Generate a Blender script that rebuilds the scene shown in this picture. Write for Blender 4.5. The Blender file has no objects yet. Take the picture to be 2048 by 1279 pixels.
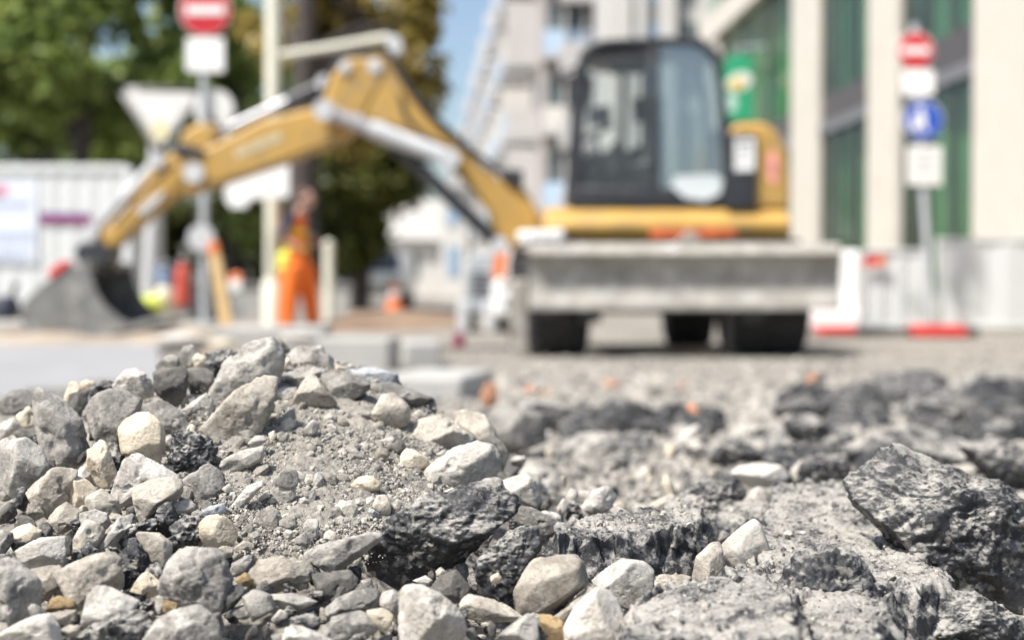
import bpy, bmesh, math, random
import numpy as np
from mathutils import Vector, Matrix

random.seed(7); RNG = np.random.default_rng(7)
scene = bpy.context.scene
COL = scene.collection
R = math.radians

# ------------------------------------------------------------ camera model
FPX, CX, CY = 2813.0, 1024.0, 639.5          # the photograph's own pixels (2048 x 1279)
CAM = np.array([0.0, 0.0, 0.575]); PITCH = math.atan(69.5 / FPX)
FWD = np.array([0, math.cos(PITCH), -math.sin(PITCH)])
UPV = np.array([0, math.sin(PITCH), math.cos(PITCH)])
RGT = np.array([1.0, 0, 0])

def P(px, py, d):
    """world point seen at photo pixel (px, py) at depth d metres"""
    return CAM + d * (FWD + RGT * ((px - CX) / FPX) + UPV * ((CY - py) / FPX))

# ------------------------------------------------------------ value noise
def _hash(ix, iy, iz, seed):
    h = (ix.astype(np.uint32) * np.uint32(374761393) + iy.astype(np.uint32) * np.uint32(668265263)
         + iz.astype(np.uint32) * np.uint32(2147483647) + np.uint32((seed * 974711 + 12345) & 0xffffffff))
    h = (h ^ (h >> np.uint32(13))) * np.uint32(1274126177)
    h = (h ^ (h >> np.uint32(16))) * np.uint32(2246822519)
    h = h ^ (h >> np.uint32(15))
    return (h & np.uint32(0xffffff)).astype(np.float64) / 0xffffff

def vnoise(p, seed=0):
    f = np.floor(p); i = f.astype(np.int64); t = p - f; t = t * t * (3 - 2 * t)
    r = 0
    for dx in (0, 1):
        wx = t[:, 0] if dx else 1 - t[:, 0]
        for dy in (0, 1):
            wy = t[:, 1] if dy else 1 - t[:, 1]
            for dz in (0, 1):
                wz = t[:, 2] if dz else 1 - t[:, 2]
                r = r + wx * wy * wz * _hash(i[:, 0] + dx, i[:, 1] + dy, i[:, 2] + dz, seed)
    return r * 2 - 1

def fbm(p, octv=4, seed=0, gain=.5, ridged=False):
    a, s, tot = 1.0, 0.0, 0.0
    p = p + 57.3
    for k in range(octv):
        n = vnoise(p, seed + k * 17)
        if ridged: n = 1 - 2 * np.abs(n)
        s = s + a * n; tot += a; a *= gain
        p = p * 2.03 + 13.7
    return s / tot

# ------------------------------------------------------------ meshes
def mesh_np(name, v, f, mats, parent=None, smooth=True, loc=None, fm=None):
    """v (n,3), f (m,k) integer array of equal-sized faces"""
    v = np.asarray(v, np.float32); f = np.asarray(f, np.int32)
    me = bpy.data.meshes.new(name)
    me.vertices.add(len(v)); me.vertices.foreach_set('co', v.ravel())
    k = f.shape[1]
    me.loops.add(f.size); me.loops.foreach_set('vertex_index', f.ravel())
    me.polygons.add(len(f)); me.polygons.foreach_set('loop_start', np.arange(0, f.size, k, dtype=np.int32))
    me.polygons.foreach_set('loop_total', np.full(len(f), k, np.int32))
    me.polygons.foreach_set('use_smooth', np.full(len(f), bool(smooth)))
    for m in (mats if isinstance(mats, (list, tuple)) else [mats]): me.materials.append(m)
    if fm is not None: me.polygons.foreach_set('material_index', np.asarray(fm, np.int32))
    me.update(calc_edges=True); me.validate()
    o = bpy.data.objects.new(name, me); COL.objects.link(o)
    if loc is not None: o.location = loc
    if parent is not None: adopt(o, parent)
    return o

def adopt(o, parent):
    o.parent = parent
    o.matrix_parent_inverse = parent_world(parent).inverted()

def parent_world(p):
    if p.parent is None: return p.matrix_basis.copy()
    return parent_world(p.parent) @ p.matrix_parent_inverse @ p.matrix_basis

def tag(o, label=None, cat=None, group=None, kind=None):
    if label: o['label'] = label
    if cat: o['category'] = cat
    if group: o['group'] = group
    if kind: o['kind'] = kind
    return o

def thing(name, label, cat, loc, group=None):
    o = bpy.data.objects.new(name, None); COL.objects.link(o); o.location = [float(c) for c in loc]
    o.empty_display_size = .1
    return tag(o, label, cat, group)

class MB:
    """collects simple solids in world coordinates, builds one mesh object"""
    def __init__(s): s.v = []; s.f = []; s.fm = []; s.m = 0
    def add(s, vs, fs):
        b = len(s.v); s.v += [tuple(float(c) for c in x) for x in vs]
        for f in fs: s.f.append([b + i for i in f]); s.fm.append(s.m)
        return s
    def hexa(s, a):                    # 8 corners: bottom 4 ccw, top 4
        return s.add(a, [(0, 3, 2, 1), (4, 5, 6, 7), (0, 1, 5, 4), (1, 2, 6, 5), (2, 3, 7, 6), (3, 0, 4, 7)])
    def box(s, x0, x1, y0, y1, z0, z1):
        return s.hexa([(x0, y0, z0), (x1, y0, z0), (x1, y1, z0), (x0, y1, z0), (x0, y0, z1), (x1, y0, z1), (x1, y1, z1), (x0, y1, z1)])
    def boxrot(s, c, size, rz=0, rx=0, ry=0):
        M = Matrix.Rotation(rz, 3, 'Z') @ Matrix.Rotation(ry, 3, 'Y') @ Matrix.Rotation(rx, 3, 'X')
        a = []
        for z in (-.5, .5):
            for x, y in ((-.5, -.5), (.5, -.5), (.5, .5), (-.5, .5)):
                a.append(Vector(c) + M @ Vector((x * size[0], y * size[1], z * size[2])))
        return s.hexa(a)
    def prism(s, pts, dy):             # closed outline pts (world), extruded along +Y
        n = len(pts); a = [tuple(p) for p in pts]; b = [(p[0], p[1] + dy, p[2]) for p in pts]
        ar = sum(a[i][0] * a[(i + 1) % n][2] - a[(i + 1) % n][0] * a[i][2] for i in range(n))
        if ar < 0: a = a[::-1]; b = b[::-1]
        fs = [tuple(range(n)), tuple(range(2 * n - 1, n - 1, -1))]
        fs += [((i + 1) % n, i, n + i, n + (i + 1) % n) for i in range(n)]
        return s.add(a + b, fs)
    def pprism(s, poly, d0, d1):       # outline in photo pixels at depth d0
        return s.prism([P(x, y, d0) for x, y in poly], d1 - d0)
    def xprism(s, yz, x0, x1):         # profile in (y, z) extruded along X
        n = len(yz); ar = sum(yz[i][0] * yz[(i + 1) % n][1] - yz[(i + 1) % n][0] * yz[i][1] for i in range(n))
        if ar < 0: yz = yz[::-1]
        a = [(x0, y, z) for y, z in yz]; b = [(x1, y, z) for y, z in yz]
        fs = [tuple(range(n - 1, -1, -1)), tuple(range(n, 2 * n))] + [(i, (i + 1) % n, n + (i + 1) % n, n + i) for i in range(n)]
        return s.add(a + b, fs)
    def tube(s, pts, r, n=12, cap=True):
        pts = [Vector([float(c) for c in p]) for p in pts]
        rs = r if isinstance(r, (list, tuple)) else [r] * len(pts)
        vs = []; fs = []
        for i, p in enumerate(pts):
            t = (pts[min(i + 1, len(pts) - 1)] - pts[max(i - 1, 0)]).normalized()
            u = t.cross(Vector((0, 1, 0.02)) if abs(t.y) < .9 else Vector((1, 0, 0))).normalized(); w = t.cross(u)
            for k in range(n):
                a = 2 * math.pi * k / n
                vs.append(p + rs[i] * (math.cos(a) * u + math.sin(a) * w))
        for i in range(len(pts) - 1):
            for k in range(n):
                fs.append((i * n + k, i * n + (k + 1) % n, (i + 1) * n + (k + 1) % n, (i + 1) * n + k))
        if cap:
            fs.append(tuple(range(n - 1, -1, -1))); fs.append(tuple(range((len(pts) - 1) * n, len(pts) * n)))
        return s.add(vs, fs)
    def lathe(s, c, axis, prof, n=32):  # prof: (offset along axis, radius)
        ax = Vector(axis).normalized(); return s.tube([Vector([float(q) for q in c]) + ax * o for o, _ in prof], [r for _, r in prof], n)
    def build(s, name, mats, parent=None, bevel=0, seg=2, smooth=False, loc=None):
        me = bpy.data.meshes.new(name)
        off = Vector(loc) if loc is not None else Vector((0, 0, 0))
        me.from_pydata([tuple(Vector(v) - off) for v in s.v], [], s.f)
        for m in (mats if isinstance(mats, (list, tuple)) else [mats]): me.materials.append(m)
        me.polygons.foreach_set('material_index', s.fm)
        bm = bmesh.new(); bm.from_mesh(me); bmesh.ops.recalc_face_normals(bm, faces=bm.faces); bm.to_mesh(me); bm.free()
        o = bpy.data.objects.new(name, me); COL.objects.link(o)
        o.location = off
        if bevel:
            b = o.modifiers.new('bevel', 'BEVEL'); b.width = bevel; b.segments = seg; b.limit_method = 'ANGLE'; b.angle_limit = R(35)
        if smooth or bevel:
            for p in me.polygons: p.use_smooth = True
            try:
                me.set_sharp_from_angle(angle=R(40))
            except Exception: pass
        if parent is not None: adopt(o, parent)
        return o

def copy_tree(o, parent=None):
    c = o.copy(); COL.objects.link(c)
    if parent is not None:
        c.parent = parent; c.matrix_parent_inverse = o.matrix_parent_inverse
    for ch in list(o.children): copy_tree(ch, c)
    return c

# ------------------------------------------------------------ materials
def new_mat(name):
    m = bpy.data.materials.new(name); m.use_nodes = True
    nt = m.node_tree; nt.nodes.clear()
    out = nt.nodes.new('ShaderNodeOutputMaterial'); b = nt.nodes.new('ShaderNodeBsdfPrincipled')
    nt.links.new(b.outputs[0], out.inputs[0])
    return m, nt, b, out

def N(nt, t, **kw):
    n = nt.nodes.new(t)
    for k, v in kw.items():
        if k in n.inputs: n.inputs[k].default_value = v
        else: setattr(n, k, v)
    return n

def ramp(nt, fac, stops):
    r = nt.nodes.new('ShaderNodeValToRGB'); e = r.color_ramp.elements
    while len(e) < len(stops): e.new(.5)
    for q, (p, c) in zip(e, stops):
        q.position = p; q.color = (*c, 1) if len(c) == 3 else c
    nt.links.new(fac, r.inputs[0]); return r

def mixc(nt, fac, a, b, mode='MIX'):
    m = nt.nodes.new('ShaderNodeMix'); m.data_type = 'RGBA'; m.blend_type = mode
    if hasattr(fac, 'links'): nt.links.new(fac, m.inputs[0])
    else: m.inputs[0].default_value = fac
    for s, i in ((a, 6), (b, 7)):
        if hasattr(s, 'links'): nt.links.new(s, m.inputs[i])
        else: m.inputs[i].default_value = (*s, 1)
    return m.outputs[2]

def simple(name, col, rough=.6, metal=0, spec=.5, vary=.12, scale=4, bump=0, dirt=None):
    """painted / plain surface with a little mottling"""
    m, nt, b, out = new_mat(name)
    tc = N(nt, 'ShaderNodeTexCoord'); n = N(nt, 'ShaderNodeTexNoise', Scale=scale, Detail=6.0, Roughness=.6)
    nt.links.new(tc.outputs['Object'], n.inputs['Vector'])
    lo = tuple(c * (1 - vary) for c in col); hi = tuple(min(1, c * (1 + vary)) for c in col)
    r = ramp(nt, n.outputs[0], [(.3, lo), (.7, hi)]); c = r.outputs[0]
    if dirt:
        n2 = N(nt, 'ShaderNodeTexNoise', Scale=scale * 2.3, Detail=8.0, Roughness=.7)
        nt.links.new(tc.outputs['Object'], n2.inputs['Vector'])
        r2 = ramp(nt, n2.outputs[0], [(.5, (0, 0, 0)), (.68, (1, 1, 1))])
        c = mixc(nt, r2.outputs[0], c, dirt)
    nt.links.new(c, b.inputs['Base Color'])
    b.inputs['Roughness'].default_value = rough; b.inputs['Metallic'].default_value = metal
    b.inputs['Specular IOR Level'].default_value = spec
    if bump:
        bp = N(nt, 'ShaderNodeBump', Strength=bump, Distance=.01); nt.links.new(n.outputs[0], bp.inputs['Height'])
        nt.links.new(bp.outputs[0], b.inputs['Normal'])
    return m

def rock_coords(nt):
    tc = N(nt, 'ShaderNodeTexCoord'); oi = N(nt, 'ShaderNodeObjectInfo')
    vm = N(nt, 'ShaderNodeVectorMath', operation='MULTIPLY_ADD')
    cv = N(nt, 'ShaderNodeCombineXYZ')
    for i in range(3): nt.links.new(oi.outputs['Random'], cv.inputs[i])
    nt.links.new(cv.outputs[0], vm.inputs[0]); vm.inputs[1].default_value = (37, 91, 53)
    nt.links.new(tc.outputs['Object'], vm.inputs[2])
    return vm.outputs[0], oi.outputs['Random'], tc

def stone_mat(name, base, patch, fleck, contrast=1.0, rough=.85):
    m, nt, b, out = new_mat(name)
    co, rnd, tc = rock_coords(nt)
    n1 = N(nt, 'ShaderNodeTexNoise', Scale=38.0, Detail=7.0, Roughness=.62, Distortion=.8)
    n2 = N(nt, 'ShaderNodeTexNoise', Scale=280.0, Detail=6.0, Roughness=.8)
    n3 = N(nt, 'ShaderNodeTexNoise', Scale=90.0, Detail=9.0, Roughness=.7, Distortion=1.6)
    v1 = N(nt, 'ShaderNodeTexVoronoi', Scale=22.0, feature='DISTANCE_TO_EDGE')
    for n in (n1, n2, n3): nt.links.new(co, n.inputs['Vector'])
    wv = N(nt, 'ShaderNodeVectorMath', operation='MULTIPLY_ADD'); nt.links.new(n3.outputs['Color'], wv.inputs[0]); wv.inputs[1].default_value = (.05, .05, .05); nt.links.new(co, wv.inputs[2])
    nt.links.new(wv.outputs[0], v1.inputs['Vector'])
    r1 = ramp(nt, n1.outputs[0], [(.40, patch), (.55, base)])
    n5 = N(nt, 'ShaderNodeTexNoise', Scale=120.0, Detail=10.0, Roughness=.78, Distortion=2.5); nt.links.new(co, n5.inputs['Vector'])
    st = ramp(nt, n5.outputs[0], [(.30, (.50, .49, .47)), (.44, (1, 1, 1)), (.60, (1, 1, 1)), (.70, (1.22, 1.2, 1.16))])
    # mineral veins
    rv = ramp(nt, v1.outputs['Distance'], [(.0, (1, 1, 1)), (.012, (0, 0, 0))])
    rvm = N(nt, 'ShaderNodeMath', operation='MULTIPLY'); nt.links.new(rv.outputs[0], rvm.inputs[0]); rvm.inputs[1].default_value = .22
    c = mixc(nt, rvm.outputs[0], mixc(nt, .85, r1.outputs[0], st.outputs[0], 'MULTIPLY'), tuple(min(1, q * 1.5) for q in base))
    # specks and pits
    r2 = ramp(nt, n2.outputs[0], [(.33, tuple(.30 for _ in range(3))), (.45, (.92, .92, .92)), (.56, (1.04, 1.04, 1.03)), (.68, (1.35, 1.34, 1.3))])
    c = mixc(nt, .72 * contrast, c, r2.outputs[0], 'MULTIPLY')
    r3 = ramp(nt, n3.outputs[0], [(.56, (0, 0, 0)), (.68, (1, 1, 1))])
    f3 = N(nt, 'ShaderNodeMath', operation='MULTIPLY'); nt.links.new(r3.outputs[0], f3.inputs[0]); f3.inputs[1].default_value = .55
    c = mixc(nt, f3.outputs[0], c, fleck)
    hs = N(nt, 'ShaderNodeHueSaturation'); mr = N(nt, 'ShaderNodeMapRange'); nt.links.new(rnd, mr.inputs[0])
    mr.inputs[3].default_value = .84; mr.inputs[4].default_value = 1.18
    nt.links.new(mr.outputs[0], hs.inputs['Value']); nt.links.new(c, hs.inputs['Color'])
    nt.links.new(hs.outputs[0], b.inputs['Base Color'])
    b.inputs['Roughness'].default_value = rough; b.inputs['Specular IOR Level'].default_value = .3
    b1 = N(nt, 'ShaderNodeBump', Strength=.8, Distance=.0026); nt.links.new(n3.outputs[0], b1.inputs['Height'])
    b2 = N(nt, 'ShaderNodeBump', Strength=.85, Distance=.0014); nt.links.new(n2.outputs[0], b2.inputs['Height'])
    nt.links.new(b1.outputs[0], b2.inputs['Normal']); nt.links.new(b2.outputs[0], b.inputs['Normal'])
    return m

def asphalt_mat(name, dust, k=1.0):
    """bitumen with light aggregate and grey construction dust lying on it"""
    m, nt, b, out = new_mat(name)
    co, rnd, tc = rock_coords(nt)
    v1 = N(nt, 'ShaderNodeTexVoronoi', Scale=190.0 * k); v2 = N(nt, 'ShaderNodeTexVoronoi', Scale=430.0 * k)
    n1 = N(nt, 'ShaderNodeTexNoise', Scale=26.0 * k, Detail=8.0, Roughness=.7); n2 = N(nt, 'ShaderNodeTexNoise', Scale=330.0 * k, Detail=5.0, Roughness=.75)
    for n in (n1, n2): nt.links.new(co, n.inputs['Vector'])
    wv = N(nt, 'ShaderNodeVectorMath', operation='MULTIPLY_ADD'); nt.links.new(n2.outputs['Color'], wv.inputs[0]); wv.inputs[1].default_value = (.006, .006, .006); nt.links.new(co, wv.inputs[2])
    for n in (v1, v2): nt.links.new(wv.outputs[0], n.inputs['Vector'])
    sx = N(nt, 'ShaderNodeSeparateColor'); nt.links.new(v1.outputs['Color'], sx.inputs[0])
    agg = ramp(nt, sx.outputs[0], [(.0, (.008, .009, .011)), (.6, (.02, .021, .025)), (.82, (.07, .07, .068)), (.95, (.32, .30, .26))])
    c = mixc(nt, .5, agg.outputs[0], ramp(nt, n2.outputs[0], [(.35, (.006, .007, .009)), (.7, (.05, .05, .053))]).outputs[0])
    geo = N(nt, 'ShaderNodeNewGeometry'); sp = N(nt, 'ShaderNodeSeparateXYZ'); nt.links.new(geo.outputs['True Normal'], sp.inputs[0])
    nx = N(nt, 'ShaderNodeMath', operation='MULTIPLY_ADD'); nt.links.new(n1.outputs[0], nx.inputs[0]); nx.inputs[1].default_value = 1.9; nx.inputs[2].default_value = -.45
    a = N(nt, 'ShaderNodeMath', operation='MULTIPLY_ADD'); nt.links.new(sp.outputs[2], a.inputs[0]); a.inputs[1].default_value = .45; nt.links.new(nx.outputs[0], a.inputs[2])
    a2 = N(nt, 'ShaderNodeMath', operation='MULTIPLY_ADD'); nt.links.new(n2.outputs[0], a2.inputs[0]); a2.inputs[1].default_value = .75; nt.links.new(a.outputs[0], a2.inputs[2])
    t = 1.32 - .36 * dust
    dm = ramp(nt, a2.outputs[0], [(0, (0, 0, 0)), (1, (1, 1, 1))]); mr = N(nt, 'ShaderNodeMapRange'); nt.links.new(a2.outputs[0], mr.inputs[0])
    mr.inputs[1].default_value = t - .08; mr.inputs[2].default_value = t + .30; mr.inputs[4].default_value = .8 + .15 * min(1, dust)
    c = mixc(nt, mr.outputs[0], c, (.40, .377, .335))
    nt.links.new(c, b.inputs['Base Color'])
    b.inputs['Roughness'].default_value = .45; b.inputs['Specular IOR Level'].default_value = .5
    b1 = N(nt, 'ShaderNodeBump', Strength=.9, Distance=.0022 * (1.1 - .8 * min(1, dust))); nt.links.new(sx.outputs[1], b1.inputs['Height'])
    b2 = N(nt, 'ShaderNodeBump', Strength=.8, Distance=.0014); nt.links.new(n2.outputs[0], b2.inputs['Height'])
    nt.links.new(b1.outputs[0], b2.inputs['Normal']); nt.links.new(b2.outputs[0], b.inputs['Normal'])
    return m

M = {}
M['grey'] = stone_mat('grey limestone', (0.363, 0.343, 0.309), (0.172, 0.164, 0.151), (0.555, 0.522, 0.472))
M['light'] = stone_mat('light limestone', (0.504, 0.475, 0.428), (0.282, 0.266, 0.241), (0.626, 0.591, 0.539))
M['pale'] = stone_mat('pale limestone', (0.575, 0.537, 0.481), (0.424, 0.394, 0.347), (0.343, 0.310, 0.265), .9)
M['cream'] = stone_mat('cream limestone', (.66, .585, .46), (.56, .48, .36), (.70, .65, .56), .7)
M['beige'] = stone_mat('beige limestone', (0.464, 0.424, 0.361), (0.293, 0.261, 0.216), (0.575, 0.532, 0.472))
M['dark'] = stone_mat('dark limestone', (0.172, 0.161, 0.145), (0.085, 0.082, 0.077), (0.323, 0.300, 0.269))
M['brown'] = stone_mat('brown stone', (.36, .26, .14), (.25, .18, .10), (.46, .38, .26))
M['blue'] = stone_mat('bluish stone', (.41, .425, .44), (.31, .325, .34), (.55, .56, .56))
M['asph'] = asphalt_mat('fresh broken asphalt', .28)
M['asphk'] = asphalt_mat('clean torn asphalt', .02)
M['asphd'] = asphalt_mat('dusty broken asphalt', .62)
M['asphp'] = asphalt_mat('dust covered asphalt', 1.05)
M['asphs'] = asphalt_mat('dust smeared asphalt', .76)
M['brick'] = stone_mat('broken brick', (.44, .23, .14), (.36, .18, .11), (.52, .38, .30))
# ------------------------------------------------------------ the ground
_by = np.array([.0, .5, .95, 1.6, 2.7, 4.5, 8, 11, 14, 2000]); _bz = np.array([.28, .30, .322, .33, .277, .207, .09, .02, 0, 0])
_cx = np.array([-3, -1.2, -.8, -.53, -.36, -.2, -.08, -.01, .03, .1, .2, 3]); _cz = np.array([0, .02, .09, .112, .172, .178, .135, .088, .045, .012, 0, 0])
def sstep(t): t = np.clip(t, 0, 1); return t * t * (3 - 2 * t)
def smooth_interp(x, xs, zs, w=.06):
    return sum(np.interp(x * (1 + k * w * .5), xs, zs) for k in (-2, -1, 0, 1, 2)) / 5
def zref(x, y):
    """surface the stones lie on"""
    x = np.asarray(x, float); y = np.asarray(y, float)
    b = smooth_interp(y, _by, _bz)
    c = sum(np.interp(x + k * .02, _cx, _cz) for k in (-2, -1, 0, 1, 2)) / 5
    up = np.clip((y - .90) / .52, 0, 1); up = .5 * up + .5 * sstep(up); dn = 1 - sstep((y - 1.46) / .55)
    return b + c * up * dn
def hit(px, py, far=14.0):
    d = np.concatenate([np.arange(.6, 2.5, .004), np.arange(2.5, far, .03)])
    q = CAM + d[:, None] * (FWD + RGT * ((px - CX) / FPX) + UPV * ((CY - py) / FPX))
    below = q[:, 2] < zref(q[:, 0], q[:, 1])
    i = np.argmax(below)
    return d[i] if below.any() else far
def dustmask(x, y):
    e = np.sqrt(((x + .165) / .13) ** 2 + ((y - 1.25) / .19) ** 2)
    return 1 - sstep((e - .72) / .4)

def ground_mat():
    m, nt, b, out = new_mat('crushed stone and soil')
    tc = N(nt, 'ShaderNodeTexCoord')
    ns = [N(nt, 'ShaderNodeTexNoise', Scale=s, Detail=8.0, Roughness=.7) for s in (.9, 14.0, 130.0, 900.0)]
    for n in ns: nt.links.new(tc.outputs['Object'], n.inputs['Vector'])
    c = ramp(nt, ns[0].outputs[0], [(.35, (.19, .178, .16)), (.65, (.32, .30, .265))]).outputs[0]
    c = mixc(nt, .6, c, ramp(nt, ns[1].outputs[0], [(.36, (.45, .45, .46)), (.5, (1, 1, 1)), (.68, (1.25, 1.22, 1.15))]).outputs[0], 'MULTIPLY')
    c = mixc(nt, .7, c, ramp(nt, ns[2].outputs[0], [(.36, (.4, .4, .42)), (.5, (1, 1, 1)), (.65, (1.3, 1.28, 1.2))]).outputs[0], 'MULTIPLY')
    c = mixc(nt, .6, c, ramp(nt, ns[3].outputs[0], [(.36, (.45, .45, .46)), (.5, (1, 1, 1)), (.66, (1.35, 1.3, 1.22))]).outputs[0], 'MULTIPLY')
    nt.links.new(c, b.inputs['Base Color']); b.inputs['Roughness'].default_value = .95; b.inputs['Specular IOR Level'].default_value = .15
    b1 = N(nt, 'ShaderNodeBump', Strength=.7, Distance=.004); nt.links.new(ns[2].outputs[0], b1.inputs['Height'])
    b2 = N(nt, 'ShaderNodeBump', Strength=.7, Distance=.001); nt.links.new(ns[3].outputs[0], b2.inputs['Height'])
    nt.links.new(b1.outputs[0], b2.inputs['Normal']); nt.links.new(b2.outputs[0], b.inputs['Normal'])
    return m
M['ground'] = ground_mat()

def build_ground():
    d = np.concatenate([np.linspace(.35, .9, 40), np.geomspace(.9, 1.6, 380)[1:], np.geomspace(1.6, 4, 190)[1:], np.geomspace(4, 14, 110)[1:], np.geomspace(14, 900, 60)[1:]])
    u = np.concatenate([np.linspace(-1.6, -.40, 60), np.linspace(-.40, .40, 560)[1:], np.linspace(.40, 1.6, 60)[1:]])
    D, U = np.meshgrid(d, u, indexing='ij'); X = (U * D).ravel(); Y = D.ravel()
    Z = zref(X, Y); dm = dustmask(X, Y)
    near = 1 - sstep((Y - 1.7) / .8)
    Z -= .036 * near * (1 - dm)
    p = np.stack([X, Y, X * 0], 1)
    amp = np.clip(Y / 1.4, 1, 8) * (1 - sstep((Y - 9) / 5))
    Z += amp * (.006 * fbm(p * 14, 4, 3) + .0022 * fbm(p * 90, 3, 5, .6)) * (.5 + .5 * near)
    Z += dm * (.0045 * fbm(p * 60, 4, 8, .6) + .0024 * fbm(p * 190, 3, 9, .65, True) + .0016 * fbm(p * 480, 2, 11, .6))
    nu = len(u); nd = len(d)
    i = (np.arange(nd - 1)[:, None] * nu + np.arange(nu - 1)[None]).ravel()
    F = np.stack([i, i + 1, i + nu + 1, i + nu], 1)
    o = mesh_np('ground', np.stack([X, Y, Z], 1), F, M['ground'])
    tag(o, 'pale crushed stone and dust of the dug-up street', kind='structure')
build_ground()
# ------------------------------------------------------------ stones and broken asphalt
_ICO = {}
def ico(n):
    if n not in _ICO:
        bm = bmesh.new(); bmesh.ops.create_icosphere(bm, subdivisions=n, radius=1)
        v = np.array([x.co[:] for x in bm.verts]); f = np.array([[q.index for q in x.verts] for x in bm.faces]); bm.free()
        _ICO[n] = (v / np.linalg.norm(v, axis=1)[:, None], f)
    return _ICO[n]

def hull2(p):
    p = sorted(set(map(tuple, p)))
    def half(q):
        h = []
        for a in q:
            while len(h) > 1 and (h[-1][0] - h[-2][0]) * (a[1] - h[-2][1]) - (h[-1][1] - h[-2][1]) * (a[0] - h[-2][0]) <= 0: h.pop()
            h.append(a)
        return h[:-1]
    return half(p) + half(p[::-1])

def rock_shape(poly, seed, depth=.8, sub=5, sharp=60, rough=.035, facets=3, asph=False, size=.04, abump=1.0):
    """poly: outline (x, z) in metres about its centre; returns (verts, faces) of a closed chipped stone"""
    rng = np.random.default_rng(seed)
    h = np.array(hull2(poly)); ext = (h.max(0) - h.min(0)) / 2
    sx, sz = ext; sy = depth * math.sqrt(sx * sz)
    S = np.array([sx, sy, sz])
    pl = []
    n = len(h)
    for i in range(n):
        a = h[i] / ext; b = h[(i + 1) % n] / ext
        e = b - a; L = np.hypot(*e)
        if L < 1e-6: continue
        nn = np.array([e[1], -e[0]]) / L; dist = nn @ a
        dist = max(dist, .12)
        for sgn, lo, hi in ((-1, 2, 26), (1, 6, 42)):
            t = R(rng.uniform(lo, hi)); w = np.array([nn[0] * math.cos(t), sgn * math.sin(t), nn[1] * math.cos(t)])
            pl.append((w, dist * math.cos(t)))
    az0 = math.pi / 2 + rng.normal(0, .55)               # broken faces that meet in ridges across the near side, one of them turned up
    for k in range(facets):
        az = az0 + 2 * math.pi * k / facets + rng.normal(0, .35); ti = R(rng.uniform(26, 58) if k == 0 else rng.uniform(8, 44))
        w = np.array([math.cos(az) * math.sin(ti), -math.cos(ti), math.sin(az) * math.sin(ti)])
        pl.append((w, rng.uniform(.50, .74)))
    for k in range(3):
        w = np.array([rng.normal(0, .5), 1.0, rng.normal(0, .5)]); w /= np.linalg.norm(w); pl.append((w, rng.uniform(.7, .95)))
    Wp = np.array([w for w, _ in pl]); Hp = np.array([q for _, q in pl])
    for k in range(4 if not asph else 4):               # small chips knocked off corners and edges
        w = rng.normal(size=3); w[1] = -abs(w[1]) - .5; w /= np.linalg.norm(w)
        sup = (1 / np.maximum((np.maximum(ico(3)[0] @ Wp.T, 0) / Hp).max(1), 1e-6))
        hs = (ico(3)[0] @ w * sup).max()
        pl.append((w, hs * rng.uniform(.86, .97)))
    W = np.array([w for w, _ in pl]); H = np.array([q for _, q in pl])
    u, f = ico(sub)
    q = np.maximum(u @ W.T, 0) / H
    r = 1 / (np.sum(q ** sharp, axis=1) ** (1 / sharp))
    v = u * r[:, None] * S
    off = rng.uniform(0, 50, 3); sc = math.sqrt(sx * sz)
    p = v / sc
    if asph:
        k = 1 / .012                                     # aggregate about a centimetre across
        dsp = .12 * sc * fbm(p * 1.5 + off, 4, seed, .55) * (.4 + .6 * abump) + abump * (.0068 * fbm(v / .019 + off, 4, seed + 3, .62) + .0019 * fbm(v / .0052 + off, 2, seed + 5, .6, True))
    else:
        dsp = sc * (rough * .8 * fbm(p * 1.3 + off, 3, seed) + rough * .95 * fbm(p * 4.5 + off, 4, seed + 4, .62) + rough * .75 * fbm(p * 14 + off, 3, seed + 9, .62, True))
        chips = fbm(p * 2.2 + off + 20, 2, seed + 12); dsp -= sc * .07 * sstep((chips - .32) / .12) * (rough / .035)
    nrm = u / S; nrm /= np.linalg.norm(nrm, axis=1)[:, None]
    return v + nrm * dsp[:, None], f

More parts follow.
